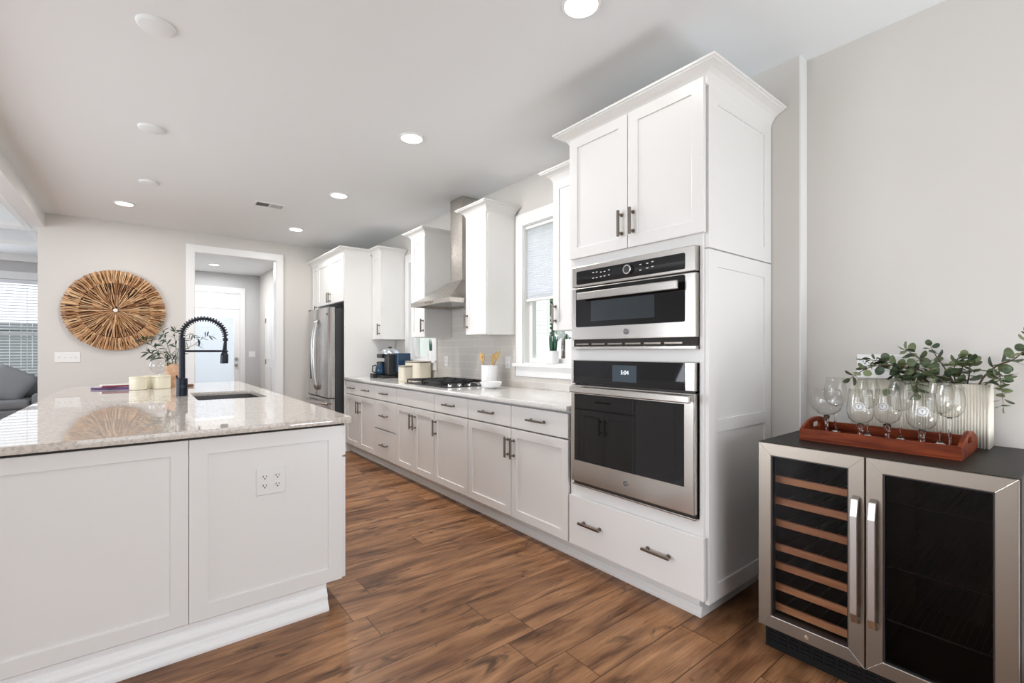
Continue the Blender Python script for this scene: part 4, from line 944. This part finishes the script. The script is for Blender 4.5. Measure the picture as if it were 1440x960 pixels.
def cooler_door(y0, y1, gmat, hy, sg):
    d = MB().frame(FX(VX), y0, y1, 0.105, 0.860, 0.050, 0.0, 0.042)
    o = d.build('door', 'cooler_steel', wc, bevel=0.002)
    ln = MB()                                                        # mitre joints of the frame
    for (a, b_), (c_, e_) in (((y0, 0.105), (y0 + 0.05, 0.155)), ((y1, 0.105), (y1 - 0.05, 0.155)), ((y0, 0.860), (y0 + 0.05, 0.810)), ((y1, 0.860), (y1 - 0.05, 0.810))):
        ln.tube([(VX - 0.0002, a, b_), (VX - 0.0002, c_, e_)], 0.0006, 4)
    ln.build('mitre_lines', 'stainless_vertical', o)
    MB().box(VX + 0.012, VX + 0.018, y0 + 0.048, y1 - 0.048, 0.153, 0.812).build('glass', gmat, o)
    MB().frame(FX(VX + 0.004), y0 + 0.0475, y1 - 0.0475, 0.1525, 0.8125, 0.006, 0, 0.03).build('gasket', 'black_plastic', o)
    pr_ = []
    zb, zt = 0.262, 0.715
    path = [(VX + 0.002, zb - 0.006), (VX - 0.020, zb + 0.004), (VX - 0.036, zb + 0.040), (VX - 0.036, zt - 0.065), (VX - 0.020, zt - 0.008), (VX + 0.002, zt + 0.004)]
    inn = [(VX + 0.002, zb + 0.010), (VX - 0.010, zb + 0.016), (VX - 0.024, zb + 0.046), (VX - 0.024, zt - 0.070), (VX - 0.010, zt - 0.020), (VX + 0.002, zt - 0.012)]
    hm = MB(); rings = []
    for (a, b_), (c_, e_) in zip(path, inn): rings.append([(a, hy - 0.011, b_), (a, hy + 0.011, b_), (c_, hy + 0.011, e_), (c_, hy - 0.011, e_)])
    hm.ring(rings).build('handle', 'stainless_vertical', o, bevel=0.0015)
    return o
dl = cooler_door(VM + 0.0015, V1, 'cooler_glass', VM + 0.026, 1)
dr_ = cooler_door(V0, VM - 0.0015, 'cooler_glass_dark', VM - 0.026, -1)
lk = MB().cyl((VX - 0.002, 0.712, 0.129), (VX + 0.001, 0.712, 0.129), 0.008, 18).build('lock', 'chrome', dl)
MB().cyl((VX - 0.0026, 0.712, 0.129), (VX - 0.0018, 0.712, 0.129), 0.0035, 12).build('keyhole', 'brass', lk)
for z in (0.706, 0.616, 0.525, 0.424, 0.348, 0.260, 0.176):
    r_ = MB().box(VX + 0.050, VX + 0.066, VM + 0.024, V1 - 0.020, z - 0.014, z + 0.014).build('rack', 'shelf_wood', wc, bevel=0.003)
    wr = MB()
    for k in range(5): y = VM + 0.05 + k * 0.062; wr.cyl((VX + 0.066, y, z), (VB - 0.02, y, z), 0.003, 6)
    wr.build('rack_wires', 'wire_dark', r_)
for z in (0.70, 0.47, 0.28):
    r_ = MB()
    for k in range(17): y = V0 + 0.03 + k * 0.019; r_.cyl((VX + 0.07, y, z), (VB - 0.02, y, z), 0.0012, 6)
    r_.cyl((VX + 0.07, V0 + 0.02, z), (VX + 0.07, VM - 0.024, z), 0.003, 6); r_.build('wire_shelf', 'wire_dark', wc)
for y in (0.700, 0.340): MB().box(VX + 0.052, VX + 0.060, y - 0.016, y + 0.016, 0.806, 0.812).build('blue_display', 'led_blue', wc)

# serving tray
TK = VT + 0.0004
ty = thing('serving_tray', (2.36, 0.55, TK), 'long reddish-brown wooden tray with cut-out handles on top of the wine cooler', 'tray')
X0, X1, Y0, Y1 = 2.195, 2.515, 0.298, 0.800
MB().box(X0, X1, Y0, Y1, TK, TK + 0.008).build('base_board', 'tray_wood', ty)
MB().box(X0, X0 + 0.010, Y0, Y1, TK + 0.008, TK + 0.048).build('side_rail', 'tray_wood', ty, bevel=0.0015)
MB().box(X1 - 0.010, X1, Y0, Y1, TK + 0.008, TK + 0.048).build('side_rail', 'tray_wood', ty, bevel=0.0015)
for y in (Y0, Y1 - 0.012):
    xm = (X0 + X1) / 2; hw = (X1 - X0) / 2 - 0.0105
    top = [(xm - hw + 2 * hw * i / 24, TK + 0.048 + 0.036 * max(0.0, math.sin(math.pi * i / 24)) ** 0.8) for i in range(25)][::-1]
    plate('end_rail', 'tray_wood', ty, [(xm - hw, TK + 0.0085), (xm + hw, TK + 0.0085)] + top, [rrect(xm - 0.042, xm + 0.042, TK + 0.040, TK + 0.064, 0.011, 5)], lambda a, b, d: (a, y + d, b), 0.012, bevel=0.0012)

# glasses
GZ = TK + 0.0084
SN_O = [(0.008, 0.078), (0.024, 0.084), (0.039, 0.098), (0.0460, 0.124), (0.0450, 0.150), (0.0405, 0.185), (0.0380, 0.215)]
SN_S = [(0, 0), (0.036, 0), (0.036, 0.003), (0.018, 0.010), (0.010, 0.024), (0.009, 0.050), (0.013, 0.076), (0, 0.080)]
BA_O = [(0.006, 0.098), (0.028, 0.104), (0.050, 0.122), (0.0590, 0.148), (0.0565, 0.172), (0.049, 0.198), (0.0455, 0.208)]
BA_S = [(0, 0), (0.037, 0), (0.037, 0.0025), (0.012, 0.010), (0.0060, 0.030), (0.0062, 0.066), (0.012, 0.096), (0, 0.100)]
WN_O = [(0.005, 0.122), (0.024, 0.128), (0.039, 0.148), (0.0440, 0.174), (0.0420, 0.205), (0.0350, 0.237), (0.0325, 0.248)]
WN_S = [(0, 0), (0.036, 0), (0.036, 0.0025), (0.010, 0.008), (0.0044, 0.024), (0.0038, 0.070), (0.0048, 0.114), (0.008, 0.125), (0, 0.125)]
def badge(t, x, y, z, r, r_at, ang):
    c_ = Vector((math.cos(ang), math.sin(ang), 0)); s_ = Vector((-c_.y, c_.x, 0)); cen = Vector((x, y, z))
    def mp(a, b, d):
        th = ang - a / r_at; rr_ = r_at - 0.00 + d
        return (x + rr_ * math.cos(th), y + rr_ * math.sin(th), z + b)
    m_ = MB()
    for r0, r1 in ((r * 0.90, r), (r * 0.55, r * 0.84)):
        k = 40; pts = [[mp(q * math.cos(2 * math.pi * i / k), q * math.sin(2 * math.pi * i / k), 0.0012) for q in (r0, r1)] for i in range(k)]
        V = [[m_.b.verts.new(p) for p in r_] for r_ in pts]
        for i in range(k): m_.b.faces.new((V[i][0], V[i][1], V[(i + 1) % k][1], V[(i + 1) % k][0]))
    k = 20; V = [m_.b.verts.new(mp(r * 0.52 * math.cos(2 * math.pi * i / k), r * 0.52 * math.sin(2 * math.pi * i / k), 0.0012)) for i in range(k)]; m_.b.faces.new(V)
    o = m_.build('round_badge', 'badge_white', t)
    text('badge_mark', 'Y', r * 0.85, 'grey_print', o, lambda a, b, d: mp(a, b, 0.0016 + d), 0.0002)
    dm = MB()
    for i in range(22):
        th = 2 * math.pi * i / 22
        a, b_ = r * 0.70 * math.cos(th), r * 0.70 * math.sin(th); w_ = r * 0.05
        V = [dm.b.verts.new(mp(a + p * w_, b_ + q * w_, 0.0016)) for p, q in ((-1, -1.6), (1, -1.6), (1, 1.6), (-1, 1.6))]; dm.b.faces.new(V)
    dm.build('badge_ring_marks', 'grey_print', o)
def make_glass(name, kind, x, y, label, group, badge_ang=None):
    o_, s_ = {'s': (SN_O, SN_S), 'b': (BA_O, BA_S), 'w': (WN_O, WN_S)}[kind]
    t = thing(name, (x, y, GZ), label, 'glass', group)
    stemware(t, x, y, GZ, o_, 0.0012, s_)
    if badge_ang is not None: badge(t, x, y, GZ + 0.150, 0.0180, 0.0453, badge_ang)
    return t
gA = 'stemmed glasses on the wooden tray'
make_glass('balloon_glass', 'b', 2.262, 0.721, 'plain balloon glass at the far left end of the wooden tray, nearest the oven tower', gA)
make_glass('snifter_glass', 's', 2.247, 0.599, 'snifter glass with white round badge, leftmost of three badged glasses', gA, math.pi + 0.15)
make_glass('snifter_glass', 's', 2.325, 0.531, 'snifter glass with white round badge, middle one of three badged glasses', gA, math.pi - 0.10)
make_glass('snifter_glass', 's', 2.247, 0.412, 'snifter glass with white round badge, rightmost of three badged glasses', gA, math.pi + 0.22)
make_glass('wine_glass', 'w', 2.440, 0.744, 'tall plain wine glass behind the balloon glass at the left end of the tray', gA)
make_glass('wine_glass', 'w', 2.435, 0.624, 'tall plain wine glass behind the leftmost badged snifter', gA)
make_glass('wine_glass', 'w', 2.440, 0.514, 'tall plain wine glass standing between the middle and right badged snifters, behind them', gA)
make_glass('wine_glass', 'w', 2.440, 0.393, 'tall plain wine glass just right of the rightmost badged snifter', gA)
make_glass('wine_glass', 'w', 2.325, 0.3475, 'tall plain wine glass at the right end of the wooden tray by its handle', gA)

# planter with eucalyptus
pl = thing('eucalyptus_planter', (2.56, 0.49, VT), 'ribbed cream trough planter with trailing round-leaved eucalyptus on the wine cooler', 'planter')
PX0, PX1, PY0, PY1, PZ0, PZ1 = 2.540, 2.648, 0.268, 0.712, VT + 0.0004, VT + 0.246
ol = []
def ribs(p0, p1, n_, nx, ny):
    for i in range(n_ * 4):
        t = i / (n_ * 4); k = abs(math.sin(math.pi * (i % 4) / 4)); ol.append((p0[0] + (p1[0] - p0[0]) * t + nx * 0.0020 * k, p0[1] + (p1[1] - p0[1]) * t + ny * 0.0020 * k))
ribs((PX0, PY0), (PX1, PY0), 12, 0, -1); ribs((PX1, PY0), (PX1, PY1), 50, 1, 0); ribs((PX1, PY1), (PX0, PY1), 12, 0, 1); ribs((PX0, PY1), (PX0, PY0), 50, -1, 0)
ol = [(min(p, 2.652), q) for p, q in ol]
plate('trough', 'planter_cream', pl, ol, [rect(PX0 + 0.009, PX1 - 0.009, PY0 + 0.009, PY1 - 0.009)], lambda a, b, d: (a, b, PZ0 + d), PZ1 - PZ0)
MB().box(PX0 + 0.0095, PX1 - 0.0095, PY0 + 0.0095, PY1 - 0.0095, PZ0 + 0.0005, PZ1 - 0.02).build('soil', 'soil', pl)
st = MB(); lf = MB()
def round_leaf(mb, base, dv, r):
    d = Vector(dv).normalized(); up = Vector((rn.uniform(-.6, .6), rn.uniform(-.6, .6), 1)).normalized(); s_ = d.cross(up).normalized(); nrm = s_.cross(d)
    base = Vector(base); c_ = base + d * r * 1.0; cv = mb.b.verts.new(c_ - nrm * r * 0.10); k = 12; V = []
    for i in range(k):
        th = 2 * math.pi * i / k; V.append(mb.b.verts.new(c_ + d * (-r * math.cos(th)) + s_ * (r * 0.88 * math.sin(th)) + nrm * (r * 0.10 * math.cos(2 * th))))
    for i in range(k): mb.b.faces.new((cv, V[i], V[(i + 1) % k]))
def euc(pts, r0, n_, rad, start=0.2):
    P_ = [Vector(p) for p in pts]; out = []
    for k in range(len(P_) - 1):
        for i in range(8):
            t = i / 8; p0 = P_[max(k - 1, 0)]; p1, p2 = P_[k], P_[k + 1]; p3 = P_[min(k + 2, len(P_) - 1)]
            out.append(0.5 * ((2 * p1) + (p2 - p0) * t + (2 * p0 - 5 * p1 + 4 * p2 - p3) * t * t + (3 * p1 - p0 - 3 * p2 + p3) * t ** 3))
    out.append(P_[-1]); m_ = len(out); st.tube(out, [r0 * (1 - 0.7 * i / (m_ - 1)) for i in range(m_)], 7)
    for q in range(n_):
        t = start + (1 - start) * (q + 0.4) / n_; i = min(int(t * (m_ - 1)), m_ - 2); p = out[i]; tg = (out[i + 1] - out[i]).normalized()
        ph = q * math.pi / 2 + rn.uniform(-.4, .4); a = tg.cross(Vector((0, 0, 1)))
        a = a.normalized() if a.length > 0.05 else Vector((1, 0, 0)); b_ = a.cross(tg)
        sd = a * math.cos(ph) + b_ * math.sin(ph)
        for sg in (1, -1):
            dv = sd * sg + tg * rn.uniform(0.1, 0.6) + Vector((-0.25, 0, 0)); rr_ = rad * rn.uniform(0.75, 1.15) * (1 - 0.25 * t)
            pb = p + dv.normalized() * 0.004
            if (pb + dv.normalized() * 2 * rr_).x < 2.688: round_leaf(lf, pb, dv, rr_)
    round_leaf(lf, out[-1], out[-1] - out[-2], rad * 0.7)
zt = PZ1 - 0.025
euc([(2.59, 0.40, zt), (2.56, 0.46, 1.15), (2.53, 0.54, 1.175), (2.50, 0.625, 1.170), (2.48, 0.70, 1.115)], 0.0045, 10, 0.0224, 0.3)
euc([(2.59, 0.42, zt), (2.57, 0.50, 1.15), (2.55, 0.58, 1.19), (2.53, 0.66, 1.20)], 0.0035, 9, 0.0224, 0.25)
euc([(2.60, 0.44, zt), (2.56, 0.49, 1.14), (2.52, 0.54, 1.125), (2.49, 0.565, 1.075)], 0.003, 7, 0.0224, 0.25)
euc([(2.58, 0.43, zt), (2.54, 0.47, 1.13), (2.50, 0.475, 1.10), (2.48, 0.47, 1.065)], 0.003, 6, 0.0224, 0.3)
euc([(2.60, 0.40, zt), (2.59, 0.45, 1.17), (2.57, 0.50, 1.225), (2.55, 0.525, 1.245)], 0.003, 6, 0.0224, 0.35)
euc([(2.58, 0.36, zt), (2.57, 0.40, 1.17), (2.56, 0.425, 1.22), (2.55, 0.44, 1.26)], 0.003, 4, 0.0197, 0.4)
euc([(2.58, 0.36, zt), (2.56, 0.37, 1.14), (2.54, 0.365, 1.18), (2.53, 0.355, 1.21)], 0.003, 7, 0.0224, 0.2)
euc([(2.60, 0.34, zt), (2.59, 0.33, 1.14), (2.57, 0.325, 1.18), (2.56, 0.318, 1.20)], 0.003, 7, 0.0224, 0.2)
euc([(2.58, 0.38, zt), (2.56, 0.42, 1.12), (2.53, 0.43, 1.15), (2.52, 0.44, 1.17)], 0.003, 7, 0.0224, 0.15)
euc([(2.60, 0.31, zt), (2.58, 0.285, 1.14), (2.55, 0.245, 1.185), (2.52, 0.20, 1.21), (2.50, 0.165, 1.26), (2.49, 0.15, 1.31)], 0.004, 12, 0.0238, 0.25)
euc([(2.55, 0.245, 1.185), (2.53, 0.238, 1.13), (2.52, 0.232, 1.08), (2.51, 0.228, 1.03)], 0.0018, 6, 0.0177, 0.3)
euc([(2.58, 0.30, zt), (2.55, 0.27, 1.12), (2.53, 0.245, 1.14), (2.51, 0.215, 1.15)], 0.003, 6, 0.0224, 0.3)
euc([(2.60, 0.52, zt), (2.59, 0.56, 1.14), (2.57, 0.62, 1.18), (2.56, 0.67, 1.165)], 0.003, 7, 0.0218, 0.2)
euc([(2.57, 0.35, zt), (2.55, 0.37, 1.115), (2.53, 0.40, 1.135), (2.51, 0.43, 1.14)], 0.003, 7, 0.022, 0.1)
euc([(2.57, 0.45, zt), (2.55, 0.48, 1.125), (2.53, 0.52, 1.15), (2.52, 0.56, 1.155)], 0.003, 7, 0.022, 0.1)
euc([(2.60, 0.37, zt), (2.58, 0.36, 1.13), (2.56, 0.345, 1.175), (2.55, 0.34, 1.215)], 0.003, 6, 0.021, 0.15)
st.build('stems', 'stem_brown', pl); lf.build('leaves', 'euc_leaf', pl)

# ------------------------------------------------------------------ ceiling fixtures
def down_light(x, y, z, label, w):
    t = thing('ceiling_light', (x, y, z), label, 'ceiling light', 'round ceiling lights')
    MB().lathe([(0.085, 0.0), (0.085, -0.006), (0.078, -0.010), (0.072, -0.010), (0.072, -0.004)], (x, y, z), 40, caps=False).build('trim_ring', 'trim_white', t)
    MB().lathe([(0.0, -0.007), (0.0735, -0.007), (0.0735, -0.005), (0, -0.005)], (x, y, z), 40, caps=False).build('lens', 'lens_glow', t)
    d = bpy.data.lights.new('lamp', 'AREA'); d.shape = 'DISK'; d.size = 0.14; d.energy = w; d.color = (1.0, 0.98, 0.96)
    o = bpy.data.objects.new('lamp', d); C.objects.link(o); o.parent = t; o.location = (0, 0, -0.012)
    return t
for (x, y), lb in zip(((1.49, 1.40), (1.49, 3.02), (1.49, 4.57), (1.49, 6.18), (-0.14, 6.18)),
                      ('lit round ceiling light nearest the camera, cut by the top of the frame', 'lit round ceiling light second along the aisle, nearer than the range hood',
                       'lit round ceiling light third along the aisle, level with the range hood', 'lit round ceiling light fourth along the aisle, near the refrigerator cabinet', 'lit round ceiling light near the back wall above the wall hanging')):
    down_light(x, y, CZ, lb, 1.2 if y < 2 else 19.0 if y < 5 else 8.0)
for (x, y), lb in zip(((1.49, -0.18), (-0.14, 1.40), (-0.14, -0.18)), ('unseen ceiling light added above the wine cooler end of the room', 'unseen ceiling light added over the near end of the island', 'unseen ceiling light added above the standpoint of the view')):  # lights added out of view, carrying on the visible rows
    down_light(x, y, CZ, lb, 1.5)
down_light(0.985, 9.60, CZ, 'lit round ceiling light inside the rear hall beyond the doorway', LAMP_W)
for y, lb in ((2.71, 'blank white round ceiling cover over the island, nearest the camera'), (3.98, 'blank white round ceiling cover in the middle above the island'), (5.27, 'blank white round ceiling cover furthest away above the island')):
    o = MB().lathe([(0, -0.014), (0.062, -0.014), (0.072, -0.010), (0.076, -0.0005), (0, -0.0005)], (0.05, y, CZ), 40, caps=False).build('ceiling_cover_plate', 'ceiling_paint', None)
    smooth_angle(o, 50); tag(o, lb, 'ceiling cover', 'blank ceiling covers above the island')
cv = thing('ceiling_vent', (1.03, 5.33, CZ), 'white slotted air vent in the ceiling near the back wall', 'vent')
vx0, vx1, vy0, vy1 = 0.885, 1.178, 5.24, 5.42
MB().frame(lambda a, b, d: (a, b, CZ - 0.008 + d), vx0, vx1, vy0, vy1, 0.022, 0, 0.0075).build('frame', 'trim_white', cv)
MB().box(vx0 + 0.02, vx1 - 0.02, vy0 + 0.02, vy1 - 0.02, CZ - 0.0015, CZ - 0.0005).build('duct_opening', 'slot_dark', cv)
vs = MB()
for i in range(17):
    x = vx0 + 0.028 + i * 0.0148; tl = 0.5 if i < 8 else -0.5
    vs.obox(Matrix.Translation((x, (vy0 + vy1) / 2, CZ - 0.006)) @ Matrix.Rotation(tl, 4, 'Y'), 0.0012, vy1 - vy0 - 0.04, 0.009)
vs.box((vx0 + vx1) / 2 - 0.006, (vx0 + vx1) / 2 + 0.006, vy0 + 0.02, vy1 - 0.02, CZ - 0.008, CZ - 0.002)
vs.build('slats', 'trim_white', cv)

# ------------------------------------------------------------------ rear hall doors
dd = bpy.data.objects.new('door_1', None); C.objects.link(dd); dd.location = (1.06, 10.56, 0); struct(dd)
dx0, dx1 = 0.60, 1.51
MB().frame(FY(10.575), dx0, dx1, 0.0, 2.05, 0.10, 0, 0.045, 0.14).build('door_leaf', 'trim_white', dd, bevel=0.003)
MB().box(dx0 + 0.09, dx1 - 0.09, 10.592, 10.598, 0.13, 1.92).build('pane', 'window_glass', dd)
bl = MB()
for i in range(44): bl.obox(Matrix.Translation(((dx0 + dx1) / 2, 10.583, 0.18 + i * 0.039)) @ Matrix.Rotation(1.25, 4, 'X'), dx1 - dx0 - 0.21, 0.040, 0.0015)
bl.build('blind', 'door_blind', dd)
kn = MB()
for z in (0.96, 1.075): kn.cyl((1.452, 10.574, z), (1.452, 10.558, z), 0.030, 20)
kn.lathe([(0, 0), (0.012, 0), (0.027, 0.02), (0.027, 0.035), (0, 0.045)], (0, 0, 0), 16, caps=False) if False else None
kn.cyl((1.452, 10.558, 0.96), (1.452, 10.52, 0.96), 0.022, 16); kn.build('knob_and_deadbolt', 'hinge_metal', dd, bevel=0.003)
MB().box(dx0, dx1, 10.56, 10.63, 2.055, 2.10).build('transom_bar', 'trim_white', dd)
MB().frame(FY(10.57), dx0, dx1, 2.10, 2.36, 0.03, 0, 0.05).build('transom_frame', 'trim_white', dd)
MB().box(dx0 + 0.02, dx1 - 0.02, 10.592, 10.598, 2.12, 2.345).build('transom_pane', 'window_glass', dd)
o_ = [(0.505, 0), (0.595, 0), (0.595, 2.365), (1.515, 2.365), (1.515, 0), (1.605, 0), (1.605, 2.47), (0.505, 2.47)]
plate('casing', 'trim_white', dd, o_, [], FY(10.532), 0.018, bevel=0.004)
MB().box(dx0 - 0.012, dx0, 10.55, 10.66, 0, 2.372).box(dx1, dx1 + 0.012, 10.55, 10.66, 0, 2.372).build('jamb', 'trim_white', dd)
# interior door on the right hall wall
di = bpy.data.objects.new('door_2', None); C.objects.link(di); di.location = (1.85, 9.4, 0); struct(di)
plate('casing', 'trim_white', di, [(8.86, 0), (8.95, 0), (8.95, 2.05), (9.80, 2.05), (9.80, 0), (9.89, 0), (9.89, 2.14), (8.86, 2.14)], [], FX(1.842), 0.0175, bevel=0.003)
dlf = MB().box(1.832, 1.859, 8.955, 9.795, 0.01, 2.045).build('door_leaf', 'trim_white', di)
for z0, z1_ in ((0.20, 0.95), (1.08, 1.90)):
    for y0, y1 in ((9.05, 9.33), (9.42, 9.70)): MB().frame(FX(1.826), y0, y1, z0, z1_, 0.02, 0, 0.006).build('raised_panel', 'trim_white', dlf, bevel=0.002)
for z in (0.25, 1.03, 1.80): MB().cyl((1.828, 9.798, z - 0.045), (1.828, 9.798, z + 0.045), 0.009, 10).box(1.830, 1.834, 9.765, 9.797, z - 0.045, z + 0.045).build('hinge', 'hinge_metal', dlf)

# ------------------------------------------------------------------ living room: window, blind, sofa
lw = bpy.data.objects.new('window_3', None); C.objects.link(lw); lw.location = (-2.7, 10.6, LWIN[2]); struct(lw)
MB().frame(FY(10.64), *LWIN, 0.05, 0, 0.05).build('window_frame', 'trim_white', lw)
mm = MB()
for x in (-3.2, -2.2): mm.box(x - 0.04, x + 0.04, 10.64, 10.69, LWIN[2], LWIN[3])
mm.box(LWIN[0], LWIN[1], 10.65, 10.68, 1.48, 1.53); mm.build('mullions', 'trim_white', lw)
MB().box(LWIN[0], LWIN[1], 10.664, 10.668, LWIN[2], LWIN[3]).build('pane', 'window_glass', lw)
plate('casing', 'trim_white', lw, rect(LWIN[0] - 0.10, LWIN[1] + 0.10, LWIN[2] - 0.1, LWIN[3] + 0.12), [rect(*LWIN)], FY(10.582), 0.018, bevel=0.003)
bl = thing('window_blind', (-1.72, 10.60, LWIN[3]), 'white slatted blind in the living room window behind the sofa', 'window blind')
for x0_, x1_ in ((LWIN[0] + 0.01, -2.215), (-2.19, LWIN[1] - 0.01)):
    m_ = MB()
    for i in range(36): m_.obox(Matrix.Translation(((x0_ + x1_) / 2, 10.615, LWIN[3] - 0.09 - i * 0.046)) @ Matrix.Rotation(0.30, 4, 'X'), x1_ - x0_, 0.050, 0.003)
    m_.build('slats', 'blind_white', bl)
    m_ = MB().box(x0_, x1_, 10.59, 10.638, LWIN[3] - 0.06, LWIN[3] - 0.005).build('head_rail', 'blind_white', bl)
    m_ = MB()
    for x in (x0_ + 0.2, x1_ - 0.2): m_.box(x - 0.003, x + 0.003, 10.589, 10.591, LWIN[2] + 0.06, LWIN[3] - 0.06)
    m_.build('ladder_cord', 'blind_white', bl)
def cushion(name, mat_, parent, c_, sx, sy, sz, rx=0.0, rz=0.0, puff=0.5, ry=0.0):
    bm_ = bmesh.new(); bmesh.ops.create_cube(bm_, size=1.0); bmesh.ops.subdivide_edges(bm_, edges=bm_.edges, cuts=7, use_grid_fill=True)
    mt = Matrix.Translation(c_) @ Matrix.Rotation(rz, 4, 'Z') @ Matrix.Rotation(rx, 4, 'X') @ Matrix.Rotation(ry, 4, 'Y')
    for v_ in bm_.verts:
        x, y, z = v_.co * 2; k = (1 - abs(x) ** 3) * (1 - abs(z) ** 3)
        yy = y * ((1 - puff) + puff * max(k, 0.0) ** 0.5); ex = 1 - 0.06 * (z * z) * (1 if abs(x) > 0.6 else 0)
        v_.co = mt @ Vector((x * sx / 2 * ex, yy * sy / 2, z * sz / 2 * (1 - 0.06 * x * x)))
    me = bpy.data.meshes.new(name); bm_.to_mesh(me); bm_.free()
    return link(name, me, mat_, parent, smooth=True)
sf = thing('sofa', (-1.95, 9.75, 0), 'grey fabric sofa under the blinds in the living room', 'sofa')
MB().box(-2.95, -1.02, 9.30, 10.28, 0.10, 0.42).build('base', 'sofa_grey', sf, bevel=0.04, seg=3)
MB().box(-2.95, -1.02, 10.06, 10.30, 0.42, 0.80).build('back', 'sofa_grey', sf, bevel=0.06, seg=4)
MB().box(-1.22, -1.02, 9.30, 10.06, 0.42, 0.64).build('arm', 'sofa_grey', sf, bevel=0.06, seg=4)
MB().box(-2.95, -2.75, 9.30, 10.06, 0.42, 0.64).build('arm', 'sofa_grey', sf, bevel=0.06, seg=4)
for x in (-2.37, -1.61): MB().box(x - 0.375, x + 0.375, 9.30, 10.04, 0.422, 0.55).build('seat_cushion', 'sofa_grey', sf, bevel=0.05, seg=4)
for x in (-2.37, -1.61): cushion('back_cushion', 'sofa_grey', sf, (x, 9.95, 0.705), 0.72, 0.26, 0.36, 0.2)
for x in (-2.85, -1.12):
    for y in (9.4, 10.2): MB().cyl((x, y, 0), (x, y, 0.10), 0.025, 12).build('leg', 'black_plastic', sf)
pw = cushion('throw_pillow', 'pillow_grey', None, (-1.49, 9.66, 0.765), 0.46, 0.20, 0.46, -0.30, 0.15, 0.75, 0.55); tag(pw, 'grey throw pillow leaning at the sofa end by the kitchen wall', 'pillow')

# ------------------------------------------------------------------ outdoors
gr = MB().box(-40, 60, -40, 60, -0.5, -0.3).build('lawn', 'grass'); struct(gr)
ho = thing('neighbouring_house', (10.5, 17, -0.3), 'white-sided neighbouring house seen through the kitchen window', 'house')
hs = MB(); hs.box(8.0, 13.0, 14.02, 20, -0.3, 7.0)
for i in range(46): hs.box(8.0, 13.0, 14.0, 14.02, i * 0.15, 0.135 + i * 0.15)
hs.build('wall', 'siding', ho)
MB().box(12.9, 13.03, 13.97, 14.05, -0.3, 7.0).build('corner_board', 'siding_white', ho)
MB().box(8.9, 9.8, 13.985, 13.999, 0.9, 2.4).build('window', 'tank_blue', ho)
MB().prism([(7.7, 7.0), (13.3, 7.0), (10.5, 9.4)], 'y', 13.7, 20.3).build('roof', 'grey_print', ho)
fe = thing('porch_railing', (5.2, 5.2, -0.3), 'white porch railing outside the window beside the oven tower', 'railing')
rl = MB().box(5.2, 5.26, 4.2, 6.6, 1.06, 1.11).box(5.2, 5.26, 4.2, 6.6, 0.20, 0.25); rl.build('rail', 'siding_white', fe)
bq = MB()
for i in range(20): bq.box(5.215, 5.245, 4.25 + i * 0.12, 4.28 + i * 0.12, 0.25, 1.06)
bq.build('balusters', 'siding_white', fe)
for y in (4.2, 6.55): MB().box(5.18, 5.28, y - 0.05, y + 0.05, -0.3, 1.20).build('post', 'siding_white', fe)
rt = random.Random(9)
def tree(x, y, h, r, label):
    t = thing('tree', (x, y, -0.3), label, 'tree', 'trees outside the kitchen windows')
    MB().tube([(x, y, -0.3), (x + 0.05, y, h * 0.4), (x, y, h * 0.75)], [0.16, 0.12, 0.05], 10).build('trunk', 'stem_brown', t)
    m_ = MB()
    for i in range(420):
        d = Vector((rt.gauss(0, 1), rt.gauss(0, 1), rt.gauss(0, 1))).normalized() * (rt.random() ** 0.4); p = Vector((x, y, h * 0.68)) + Vector((d.x * r, d.y * r, d.z * h * 0.36))
        leaf(m_, p, (rt.uniform(-1, 1), rt.uniform(-1, 1), rt.uniform(-.6, .6)), 0.5, 0.35)
    m_.build('crown', 'tree_leaf', t)
tree(20.0, 20.3, 5.5, 2.2, 'leafy tree beyond the porch railing outside the kitchen window')
tree(24.5, 26.0, 6.5, 2.6, 'farther leafy tree beside the neighbouring house')

fn = thing('garden_fence', (-2.5, 17.0, -0.3), 'dark grey board fence outside beyond the living room blinds', 'fence')
fb_ = MB()
for i in range(46): fb_.box(-7.0 + i * 0.2, -6.81 + i * 0.2, 17.0, 17.03, -0.3, 1.95)
fb_.build('boards', 'fence_grey', fn)
for x in (-6.0, -3.6, -1.2, 1.2): MB().box(x - 0.05, x + 0.05, 16.93, 17.0, -0.3, 2.0).build('post', 'fence_grey', fn)
MB().box(-7.0, 2.2, 16.97, 17.0, 1.75, 1.83).build('rail', 'fence_grey', fn)
